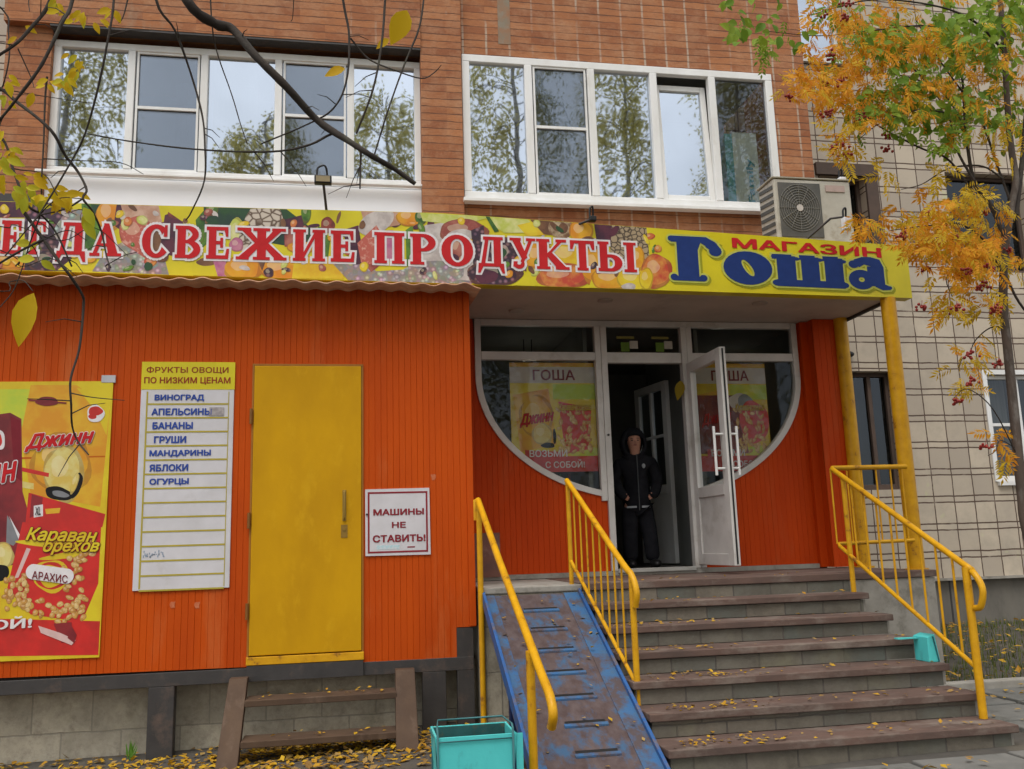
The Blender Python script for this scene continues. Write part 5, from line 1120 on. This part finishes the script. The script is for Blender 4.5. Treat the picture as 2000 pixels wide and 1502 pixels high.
for sx_ in (-1, 1):
    mb = MB()
    for k in range(6):
        a0, a1 = [math.pi*1.5 + sx_*(.16 + .62*q_/6) for q_ in (k, k+1)]
        P_ = lambda a, z: (.168*math.cos(a), .137*math.sin(a), z)
        mb.poly([P_(a0, .585), P_(a1, .585), P_(a1, .604), P_(a0, .604)])
    mb.v = pw(mb.v); mb.build('reflective_stripe', flat('stripe_grey', (.36, .38, .41)), jk)
mb = MB(); mb.ell((.068, -.122, 1.0), (.018, .006, .024), 10, 8); mb.v = pw(mb.v); mb.build('chest_badge', flat('badge_grey', (.34, .36, .38)), jk)
mb = MB(); mb.box(.0, .008, -.133, -.112, .56, 1.12); mb.v = pw(mb.v); mb.build('zip', M('zip_grey', (.06, .065, .07)), jk)
# ================================================================== BARE TREE (foreground, upper left)
def leaf_quad(mb, p, size, d, up, curl=.2, m=0, asp=.55):
    d = Vector(d).normalized(); s = d.cross(Vector(up)); s = s.normalized() if s.length > 1e-4 else d.orthogonal().normalized(); nrm = s.cross(d)
    p = Vector(p); L_ = size; W_ = size * asp
    mid = p + d * L_ * .45 - nrm * curl * L_ * .25; tip = p + d * L_ - nrm * curl * L_ * .6
    mb.add([p, mid + s * W_ * .5 + nrm * W_ * .12, tip, mid - s * W_ * .5 + nrm * W_ * .12, mid], [(0, 1, 4), (1, 2, 4), (2, 3, 4), (3, 0, 4)], m)
def oval_leaf(mb, p, size, d, nrm, asp=.55, m=0, curl=.18):
    d = Vector(d).normalized(); nrm = Vector(nrm); s = d.cross(nrm).normalized(); nrm = s.cross(d); p = Vector(p); vs = [p]; 
    prof = [(.08, .35), (.22, .8), (.42, 1.0), (.62, .86), (.8, .52), (.93, .2)]
    for t, w_ in prof:
        c = p + d * size * t - nrm * curl * size * t * t; hw = w_ * size * asp * .5
        vs += [c + s * hw + nrm * hw * .25, c, c - s * hw + nrm * hw * .25]
    vs.append(p + d * size - nrm * curl * size); fs = [(0, 1, 2), (0, 2, 3)]
    for i in range(5):
        a = 1 + 3*i; fs += [(a, a+3, a+4, a+1), (a+1, a+4, a+5, a+2)]
    a = 16; fs += [(a, 19, a+1), (a+1, 19, a+2)]
    mb.add(vs, fs, m, True)
bt = thing('bare_tree', 'nearly bare tree reaching dark twigs and a few yellow leaves over the left foreground', 'tree', (-2.7, -4.3, .1))
YB = -4.35
tk = [(-2.7, -4.3, .05), (-2.72, -4.3, 1.2), (-2.62, -4.32, 2.4), (-2.5, -4.35, 3.6), (-2.3, -4.4, 5.0)]
mb = MB(); mb.tube(spline(tk, 6), [.15 - .0035*i for i in range(25)], 14); mb.build('trunk', BARK, bt)
limb = [(-2.5, -4.35, 3.5), (-1.9, -4.5, 3.75), (-1.0, -4.45, 3.8), (0, -4.35, 3.78), (.7, -4.35, 3.85)]
mb = MB(); mb.tube(spline(limb, 6), [.07 - .002*i for i in range(25)], 10); mb.build('limb', BARK, bt)
PXM = lambda d: d / F   # metres per photo pixel at distance d
BR = [  # pixel polylines, radius px start->end, depth offset
 ([(300, -150), (365, 0), (420, 46), (455, 58), (500, 110), (560, 170), (620, 235), (680, 275), (722, 302), (770, 330), (811, 359)], 12.5, 4.5, 0),
 ([(295, -140), (305, 0), (342, 60), (374, 148), (395, 226), (400, 285), (399, 353), (374, 413), (363, 430)], 4.5, 2, .15),
 ([(225, -150), (222, 0), (212, 70), (192, 169), (166, 261), (138, 317), (85, 406), (60, 440)], 4, 2, -.1),
 ([(-200, 120), (-20, 165), (35, 201), (99, 254), (127, 303), (152, 335), (169, 370), (162, 388), (180, 412), (198, 452), (208, 500), (216, 522)], 6, 2, .05),
 ([(162, 388), (128, 408), (78, 420)], 3, 2, .05),
 ([(160, -150), (141, 0), (120, 46), (81, 127), (35, 190), (0, 233), (-40, 270)], 6, 3, -.2),
 ([(120, -60), (92, 14), (60, 55), (28, 88), (-30, 125)], 6, 4, .1),
 ([(-60, -20), (10, 25), (16, 60), (18, 110), (8, 160), (0, 178)], 3, 2, .2),
 ([(696, 290), (656, 261), (607, 282), (547, 295), (459, 296), (353, 289), (247, 275), (169, 261)], 4, 1.8, 0),
 ([(650, -150), (670, 0), (682, 71), (676, 160), (650, 213), (600, 243), (508, 282)], 5, 2, .12),
 ([(400, -140), (413, 35), (423, 99), (452, 183), (469, 240), (483, 282)], 3, 1.5, .3),
 ([(760, -150), (752, 0), (745, 88), (728, 176), (696, 261)], 4, 3, .02),
 ([(830, -20), (819, 53), (791, 123), (759, 212), (731, 303)], 3, 2.5, 0),
 ([(685, 75), (720, 115), (773, 138), (823, 153), (848, 142), (862, 127)], 3, 1.4, .1),
 ([(705, 296), (704, 330), (703, 368)], 4, 2.5, 0),
 ([(-150, 560), (-60, 545), (40, 490), (85, 468)], 3.5, 3, .05),
 ([(40, 405), (85, 468), (116, 512), (134, 535), (160, 575), (163, 600), (155, 680), (138, 740), (139, 790), (141, 832), (152, 862), (173, 888)], 5, 2, .05),
 ([(139, 783), (90, 780), (53, 779)], 2, 1, .05), ([(139, 768), (180, 776), (243, 782)], 2, 1, .05),
 ([(-100, 200), (0, 265), (28, 339), (53, 399), (81, 420), (110, 455), (140, 520)], 4.5, 2.5, .1),
 ([(92, 150), (88, 194), (85, 282), (81, 353), (79, 416), (60, 470), (30, 560), (0, 600)], 3, 1.5, .1),
 ([(35, 95), (60, 150), (66, 170)], 2, 1.2, .1), ([(-30, 310), (30, 330), (85, 340), (112, 382)], 2.5, 1.5, .15),
 ([(0, 173), (80, 187), (180, 202)], 1.6, 1, .1), ([(85, 310), (160, 314), (235, 318), (280, 340)], 1.8, 1, .12),
 ([(-40, 560), (20, 550), (45, 548), (64, 568)], 2, 1.2, .05), ([(-40, 430), (30, 440), (120, 470), (185, 445), (250, 500)], 2, 1, .1),
 ([(60, 440), (100, 400), (150, 420)], 2, 1, .1), ([(10, 500), (60, 440), (110, 390), (160, 388)], 2, 1.2, .05), ([(205, 520), (240, 500), (268, 492)], 1.5, 1, .05), ([(30, 520), (70, 480), (130, 450), (170, 470)], 2, 1, .12), ([(-20, 480), (40, 520), (100, 505), (150, 540)], 1.8, 1, .08), ([(262, -60), (243, 25), (232, 45)], 2.5, 1.5, .2), ([(60, -60), (56, 0), (58, 22)], 2, 1.2, .2), ([(575, -40), (572, 30), (568, 42)], 1.6, 1, .3)]
mb = MB(); rb_ = random.Random(11)
for pts, ra, rb2, dy in BR:
    y0 = YB + dy; P3 = []
    for k, (x, y) in enumerate(pts):
        P3.append(at(x, y, y0 + .04 * math.sin(k * 1.3 + x * .01)))
    if pts[0][1] <= -130:                                   # rises to the overhead limb
        P3.insert(0, Vector((P3[0].x - .05, -4.4, 3.80)))
    elif pts[0][0] < 0: P3.insert(0, Vector((-1.9, -4.35, P3[0].z + .25))); P3.insert(0, Vector((-2.58, -4.33, P3[1].z + .1)))
    q = spline(P3, 5); n = len(q); d = 3.0
    mb.tube(q, [max(.0014, (ra + (rb2 - ra) * i / (n-1)) * PXM(d) * (1 + .10 * rb_.uniform(-1, 1))) * (.66 if ra < 10 else .95) for i in range(n)], 7)
    if ra > 3:                                              # small spur twigs
        for k in range(3):
            a = q[rb_.randrange(n//3, n - 1)]; dv = Vector((rb_.uniform(-1, 1), rb_.uniform(-.6, .6), rb_.uniform(-1, .4))).normalized() * rb_.uniform(.05, .14)
            mb.tube([a, a + dv * .5 + Vector((0, 0, .01)), a + dv], [.0022, .0016, .0009], 5)
mb.build('branches', BARK_D, bt)
LY = leafmat('yellow_leaf', (.74, .58, .02), (.68, .42, .012), .45); LYG = leafmat('yellow_green_leaf', (.50, .52, .03), (.62, .54, .03), .4)
mb = MB()
def fl(px, py, sz, ang, dy=0, m=0, tilt=0, asp=.5):
    p = at(px, py, YB + dy); a = math.radians(ang); d = Vector((math.cos(a), .15, math.sin(a)))
    oval_leaf(mb, p, sz * PXM(2.95), d, (rb_.uniform(-.4, .4) + tilt, -1, rb_.uniform(-.3, .3)), asp, m)
fl(66, 572, 104, 250, .05, 0, 0, .46); fl(795, 20, 80, 246, .1, 0, 0, .58); fl(760, 76, 34, 215, .1); fl(674, 134, 46, 195, .1)
for c in ((22, 150, 4), (47, 60, 2), (150, 112, 6), (128, 152, 9), (152, 140, 4), (90, 160, 4), (165, 25, 5), (212, 25, 3), (188, 40, 3), (110, 5, 5), (15, 195, 3), (75, 190, 2), (5, 255, 4), (22, 300, 7), (10, 330, 5), (5, 350, 4), (58, 350, 6), (140, 30, 3)):
    for k in range(c[2]): fl(c[0] + rb_.gauss(0, 8), c[1] + rb_.gauss(0, 8), rb_.uniform(16, 32), rb_.uniform(180, 360), rb_.uniform(-.1, .2), 0 if rb_.random() < .75 else 1)
for c in ((66, 372, 7, 1), (108, 382, 8, 0), (55, 392, 4, 1), (92, 396, 4, 0), (125, 380, 5, 0), (70, 470, 2, 1), (175, 415, 3, 1), (60, 500, 2, 1), (10, 300, 5, 1), (40, 360, 5, 1)):
    for k in range(c[2]): fl(c[0] + rb_.gauss(0, 13), c[1] + rb_.gauss(0, 11), rb_.uniform(20, 40), rb_.uniform(160, 380), rb_.uniform(-.1, .2), c[3])
mb.build('leaves', [LY, LYG], bt)

# lone leaf caught on the door glass
q = H + du * (LWD * .03) + dn * .05
mb = MB(); p = at(1338, 742, 1.0); oval_leaf(mb, (p.x - .03, 1.03, p.z), .20, (-.25, -.05, -1), (-.2, -1, 0), .5); o = mb.build('leaf', leafmat('dull_leaf', (.34, .25, .012), (.3, .2, .01)))
tag(o, 'single yellow leaf stuck beside the hinge of the open white shop door', 'leaf')

# ================================================================== ROWAN
rw = thing('rowan_tree', 'rowan tree with orange and green autumn leaves and red berries at the right edge', 'tree', (5.3, -1.5, .3))
YR = -1.6
def rp_(x, y, dy=0): return at(x, y, YR + dy)
mb = MB(); tb = rp_(2050, 1060); base = Vector((tb.x + .05, YR, gz(tb.x, YR) - .05))
main = [base, rp_(2012, 1060), rp_(1996, 960), rp_(1982, 820), rp_(1968, 680), rp_(1960, 600), rp_(1962, 500), rp_(1976, 400), rp_(1984, 350), rp_(1974, 282), rp_(1966, 180), rp_(1962, 100), rp_(1950, -40), rp_(1940, -220)]
q = spline(main, 5); mb.tube(q, [.038 - .022 * i / len(q) for i in range(len(q))], 12); mb.build('trunk', BARK, rw)
LB = [([(1984, 420), (1998, 300), (2010, 150), (2030, 0)], 8, 5), ([(1968, 480), (1935, 400), (1902, 353), (1886, 250), (1882, 180), (1870, 60)], 7, 3), ([(1976, 400), (1950, 330), (1915, 230), (1880, 180), (1830, 110), (1790, 40)], 4, 1.5), ([(1902, 353), (1868, 290), (1850, 220), (1800, 150), (1730, 90)], 4, 1.5), ([(1890, 360), (1850, 310), (1800, 290), (1740, 260), (1690, 230), (1640, 200)], 3.5, 1.2), ([(1960, 350), (1920, 325), (1870, 325), (1840, 335), (1800, 360), (1760, 370)], 3, 1), ([(1966, 560), (1930, 480), (1880, 440), (1820, 440), (1740, 450)], 3.5, 1), ([(1965, 540), (1990, 590), (2030, 640)], 4, 3), ([(1970, 640), (1935, 640), (1905, 665), (1895, 690)], 2.5, 1), ([(1895, 690), (1880, 700), (1872, 720)], 1.4, .8), ([(1886, 250), (1840, 180), (1770, 150), (1690, 140), (1600, 130)], 3, 1), ([(1962, 100), (1900, 40), (1820, 10), (1700, 0), (1580, 30)], 4, 1.2), ([(1870, 60), (1800, 50), (1700, 60), (1600, 70), (1490, 60)], 3, .8), ([(1850, 220), (1790, 215), (1720, 240), (1680, 270)], 2.5, 1), ([(1960, 500), (1900, 510), (1850, 540), (1860, 580)], 2.5, 1), ([(1966, 560), (1945, 575), (1930, 600)], 2, 1), ([(1992, 900), (1940, 800), (1890, 760), (1860, 780)], 2, .8), ([(1990, 880), (1955, 860), (1945, 880), (1930, 890)], 1.6, .8)]
mb = MB(); rr = random.Random(5)
for pts, ra, rb2 in LB:
    dy = rr.uniform(-.25, .35); P3 = [rp_(x, y, dy * k / len(pts)) for k, (x, y) in enumerate(pts)]; q = spline(P3, 5); n = len(q)
    mb.tube(q, [max(.0018, (ra + (rb2 - ra) * i / n) * PXM(5.6) * .8) for i in range(n)], 7)
mb.build('branches', BARK_D, rw)
OL = leafmat('rowan_orange', (.68, .26, .010), (.74, .40, .018), .5); OL2 = leafmat('rowan_gold', (.66, .42, .015), (.62, .46, .03), .5); GL_ = leafmat('rowan_green', (.12, .24, .02), (.28, .38, .035), .45)
def compound(mb, p, L_, ang, m, pairs=6, wd=.30):
    a = math.radians(ang); d = Vector((math.cos(a), rr.uniform(-.5, .5), math.sin(a))).normalized(); nrm = Vector((rr.uniform(-.7, .7), -1, rr.uniform(-.2, .8))).normalized()
    s = d.cross(nrm).normalized(); p = Vector(p)
    for i in range(pairs):
        t = .25 + .7 * i / pairs; c = p + d * L_ * t - Vector((0, 0, 1)) * L_ * .12 * t * t
        for sg_ in (-1, 1):
            dd = (d * .55 + s * sg_ + Vector((0, 0, -.25)) + Vector((rr.uniform(-.2, .2), rr.uniform(-.2, .2), rr.uniform(-.2, .2)))).normalized()
            leaf_quad(mb, c, L_ * .36 * (1 - .25 * abs(t - .55)), dd, nrm, .25, m, wd)
    leaf_quad(mb, p + d * L_ * .9 - Vector((0, 0, L_ * .1)), L_ * .34, d, nrm, .3, m, wd)
CL = [  # cx cy sx sy n mat
 (1640, 30, 38, 28, 20, 0), (1720, 40, 45, 32, 28, 0), (1640, 110, 26, 30, 8, 0), (1675, 120, 28, 30, 14, 0), (1590, 150, 30, 22, 12, 0), (1660, 170, 36, 22, 18, 0), (1610, 175, 22, 16, 8, 0), (1700, 95, 30, 24, 16, 0), (1780, 60, 40, 28, 22, 0), (1560, 165, 20, 12, 6, 0), (1580, 100, 10, 26, 4, 0),
 (1850, 120, 40, 40, 16, 0), (1930, 150, 40, 50, 20, 0), (1960, 60, 30, 40, 8, 0), (1800, 180, 40, 26, 14, 0), (1870, 210, 40, 26, 12, 0), (1940, 250, 34, 26, 10, 1), (1990, 200, 20, 60, 8, 0),
 (1660, 245, 18, 24, 7, 1), (1640, 280, 14, 18, 5, 1), (1700, 225, 20, 14, 5, 0), (1740, 180, 30, 20, 10, 0),
 (1780, 440, 36, 14, 14, 1), (1840, 420, 36, 26, 26, 0), (1840, 460, 42, 24, 30, 0), (1900, 480, 40, 26, 26, 0), (1930, 440, 30, 26, 14, 1), (1880, 520, 34, 20, 18, 0), (1950, 500, 26, 30, 14, 1), (1710, 440, 26, 14, 8, 0), (1890, 375, 24, 10, 8, 1), (1920, 385, 20, 12, 6, 1), (1680, 430, 22, 10, 6, 0),
 (1855, 580, 16, 14, 7, 1), (1935, 590, 16, 20, 8, 1), (1895, 690, 14, 12, 5, 1), (1885, 745, 12, 14, 4, 1), (1820, 330, 16, 8, 4, 1), (1950, 850, 14, 10, 3, 0), (1965, 885, 8, 8, 2, 0), (1735, 330, 10, 10, 3, 1), (1910, 650, 10, 10, 1, 1)]
CG = [(1890, 40, 50, 30, 26), (1970, 20, 34, 26, 22), (1860, 90, 40, 30, 18), (1760, 120, 34, 26, 18), (1700, 95, 30, 20, 10), (1780, 170, 40, 26, 18), (1730, 205, 34, 18, 12), (1860, 215, 40, 24, 14), (1800, 240, 40, 22, 12), (1840, 265, 14, 14, 5), (1920, 90, 40, 40, 16), (1980, 120, 24, 40, 10), (1690, 60, 24, 20, 6), (1500, 50, 36, 26, 6), (1440, 35, 20, 22, 4), (1490, 90, 16, 12, 3), (1700, 190, 16, 12, 5), (1760, 60, 30, 20, 8), (1955, 230, 26, 26, 8), (1640, 20, 20, 14, 3), (1920, 200, 30, 20, 6)]
mo, mg = MB(), MB()
for cx, cy, sx, sy, n, m in CL:
    for k in range(int(n * (2.2 if cy < 215 and cx > 1690 else 1.3 if 400 < cy and cx < 1800 else 2.2))):
        x, y = rr.gauss(cx, sx * .9), rr.gauss(cy, sy * .9); compound(mo, rp_(x, y, rr.gauss(0, .22)), rr.uniform(.11, .175), rr.choice((rr.uniform(200, 340), rr.uniform(150, 390))), m if rr.random() < .8 else 1 - m)
for cx, cy, sx, sy, n in CG:
    for k in range(int(n * 2.5)):
        p = rp_(rr.gauss(cx, sx), rr.gauss(cy, sy), rr.gauss(.05, .22))
        if rr.random() < .5: compound(mg, p, rr.uniform(.10, .15), rr.uniform(180, 360), 0, 4, .42)
        else:
            for j in range(3): oval_leaf(mg, p + Vector((rr.gauss(0, .03), rr.gauss(0, .03), rr.gauss(0, .03))), rr.uniform(.06, .105), (rr.uniform(-1, 1), rr.uniform(-.5, .5), rr.uniform(-1, .2)), (rr.uniform(-.5, .5), -1, rr.uniform(-.2, .9)), .62)
mo.build('orange_foliage', [OL, OL2], rw); mg.build('green_foliage', GL_, rw)
BER = M('berries', (.30, .022, .012), (.20, .012, .01), 30, .35, bmp=0)
for x, y in ((1606, 26), (1650, 38), (1655, 8), (1622, 110), (1612, 168), (1640, 160), (1614, 222), (1682, 232), (1730, 265), (1634, 288), (1648, 302), (1690, 225), (1735, 292), (1540, 190), (1768, 460), (1760, 462), (1815, 470), (1835, 447), (1862, 462), (1808, 525), (1875, 540), (1895, 490), (1938, 510), (1970, 490), (1855, 606), (1868, 602), (1942, 605), (1950, 603), (1895, 693), (1950, 710), (1868, 785), (1925, 872), (1895, 745), (1925, 415), (1875, 520), (1890, 530), (1935, 525), (1810, 415), (1922, 560), (1800, 600)):
    mb = MB(); c = rp_(x, y, rr.gauss(-.1, .15))
    for k in range(11): mb.ell((c.x + rr.gauss(0, .022), c.y + rr.gauss(0, .02), c.z + rr.gauss(0, .013)), rr.uniform(.0095, .0125), 8, 6)
    mb.tube([c, c + Vector((.01, 0, .05))], .002, 5); mb.build('berry_cluster', BER, rw)

# ================================================================== BIRCHES behind the viewer (their reflections fill the loggia glass)
BL = leafmat('birch_leaf', (.50, .47, .16), (.60, .52, .17), .5)
def birch(x, y, h, seed, label, tag_first=None):
    r_ = random.Random(seed); t = thing('birch_tree', label, 'tree', (x, y, 0), 'birches across the yard from the shop')
    mb = MB(); q = spline([(x, y, 0), (x + .2, y, h*.3), (x - .1, y + .1, h*.65), (x + .15, y, h)], 6); mb.tube(q, [.2 - .18*i/len(q) for i in range(len(q))], 10)
    mb.build('trunk', M('birch_bark', (.5, .49, .46), (.12, .11, .1), 6, .8, stretch=(1, 1, 3), lo=.5, hi=.6), t)
    ml = MB(); mt = MB()
    for k in range(150):
        z = h * r_.uniform(.25, .98); a = r_.uniform(0, 6.28); L_ = (1 - z/h) * 2.6 + 1.0; L_ *= r_.uniform(.6, 1.1)
        p0 = Vector((x, y, z)); p1 = p0 + Vector((math.cos(a), math.sin(a), .5)) * L_ * .7; p2 = p1 + Vector((math.cos(a)*.5, math.sin(a)*.5, -.55)) * L_ * .8; p3 = p2 + Vector((0, 0, -1)) * L_ * r_.uniform(.4, .9)
        qq = spline([p0, p1, p2, p3], 5); mt.tube(qq, [.016 - .013*i/len(qq) for i in range(len(qq))], 5)
        for j in range(105):
            c = qq[min(len(qq)-1, int(r_.uniform(.3, 1) * len(qq)))]; c = c + Vector((r_.gauss(0, .16), r_.gauss(0, .16), r_.gauss(-.22, .34)))
            leaf_quad(ml, c, r_.uniform(.085, .15), (r_.uniform(-1, 1), r_.uniform(-1, 1), r_.uniform(-1.2, .2)), (r_.uniform(-1, 1), r_.uniform(-1, 1), r_.uniform(-.2, 1)), .2, 0, .75)
    mt.build('branches', BARK_D, t); ml.build('crown', BL, t)
birch(-8.6, -17.0, 21, 1, 'tall dense birch across the yard, mirrored in the leftmost loggia panes'); birch(-2.9, -18.5, 15.8, 2, 'shorter birch across the yard, mirrored low in the middle loggia panes'); birch(1.4, -19.5, 17.2, 5, 'slender birch across the yard, mirrored at the right end of the left loggia window')
birch(4.9, -16.5, 22, 3, 'broad tall birch across the yard, mirrored in the first pane of the right loggia window'); birch(9.2, -18.0, 20, 4, 'birch across the yard, mirrored in the middle of the right loggia window'); birch(13.4, -17.5, 21, 6, 'birch at the far side of the yard, mirrored in the rightmost loggia pane')

# ================================================================== FALLEN LEAVES, GRASS
FL1 = leafmat('fallen_yellow', (.58, .36, .02), (.44, .22, .02), .2); FL2 = leafmat('fallen_tan', (.40, .26, .08), (.20, .11, .03), .1)
rf = random.Random(9); mb = MB()
def scatter(n, fx, fy, zf, s0=.035, s1=.075):
    for k in range(n):
        x, y = fx(), fy(); z = zf(x, y)
        leaf_quad(mb, (x, y, z + rf.uniform(.003, .018)), rf.uniform(s0, s1), (rf.uniform(-1, 1), rf.uniform(-1, 1), rf.uniform(-.12, .2)), (rf.gauss(0, .25), rf.gauss(0, .25), 1), rf.uniform(-.3, .3), 0 if rf.random() < .68 else 1, .6)
scatter(1500, lambda: rf.uniform(-3.4, .9), lambda: min(.2, rf.gauss(-.30, .28)), gz); scatter(450, lambda: rf.uniform(-.75, .3), lambda: rf.uniform(-.3, .2), gz); scatter(800, lambda: rf.uniform(-4, 1.7), lambda: rf.uniform(-3.2, -.5), gz); scatter(900, lambda: rf.uniform(-3, .9), lambda: rf.uniform(-1.1, -.4), gz)
scatter(600, lambda: rf.uniform(1, 9), lambda: rf.uniform(-5, -2.4), lambda x, y: gz(x, y) + .03); scatter(240, lambda: rf.uniform(4.2, 7.4), lambda: rf.uniform(-2.6, -.6), lambda x, y: gz(x, y) + .035)
tag(mb.build('fallen_leaves', [FL1, FL2]), 'yellow leaves drifted on the ground under the kiosk and the wooden steps', 'leaves', kind='stuff')
mb = MB()
for i in range(0, 7):
    z = 1.292 - .1435 * i; y = -.3 - .3 * i
    scatter(20 + i * 10, lambda: rf.choice((rf.uniform(1.8, 2.5), rf.uniform(1.8, 3.95))), lambda: y + abs(rf.gauss(0, .11)) + .02, lambda a, b: z, .025, .05)
scatter(40, lambda: rf.uniform(1.0, 1.7), lambda: rf.uniform(-2.35, -.4), lambda a, b: rz(b) + .008, .025, .05)
scatter(26, lambda: rf.uniform(-.7, .28), lambda: rf.uniform(-.28, -.1), lambda a, b: .567, .025, .05); scatter(14, lambda: rf.uniform(-.7, .28), lambda: rf.uniform(-.48, -.3), lambda a, b: .327, .025, .05)
tag(mb.build('fallen_leaves', [FL1, FL2]), 'small dry leaves lying on the stair treads and the ramp', 'leaves', kind='stuff')
mb = MB()
for k in range(7000):
    x, y = rf.uniform(4.55, 9.5), rf.uniform(-.55, 2.6); h_ = rf.uniform(.03, .11); z = gz(x, y); a = rf.uniform(0, 6.28); c, s = math.cos(a), math.sin(a); b_ = rf.uniform(-.05, .05)
    mb.add([(x - .004*c, y - .004*s, z), (x + .004*c, y + .004*s, z), (x + b_, y + b_, z + h_)], [(0, 1, 2)], 0)
tag(mb.build('grass', leafmat('grass_blade', (.06, .12, .014), (.17, .16, .03), .3)), 'rough autumn grass on the bank beside the tiled wall', 'grass', kind='stuff')
mb = MB(); scatter(900, lambda: rf.uniform(4.6, 9.5), lambda: rf.uniform(-.5, 2.55), lambda x, y: gz(x, y) + .04, .04, .09)
tag(mb.build('fallen_leaves', [FL1, FL2]), 'brown and yellow leaves on the grass bank', 'leaves', kind='stuff')
mb = MB(); mb.box(4.5, 12, -.62, -.52, .1, gz(6, -.6) + .07); tag(mb.build('kerb', CONC, bevel=.01), 'low concrete kerb along the front of the grass bank', 'kerb')
mb = MB(); rt = random.Random(2)
for k in range(9): 
    x = at(252, 1460, .0).x; leaf_quad(mb, (x + rt.gauss(0, .01), .02 + rt.gauss(0, .01), gz(x, 0)), rt.uniform(.10, .17), (rt.gauss(0, .18), rt.gauss(0, .15), 1), (0, -1, 0), .2, 0, .12)
tag(mb.build('grass_tuft', leafmat('tuft_green', (.08, .2, .02), (.12, .26, .03))), 'small green grass tuft at the foot of the block wall', 'plant')
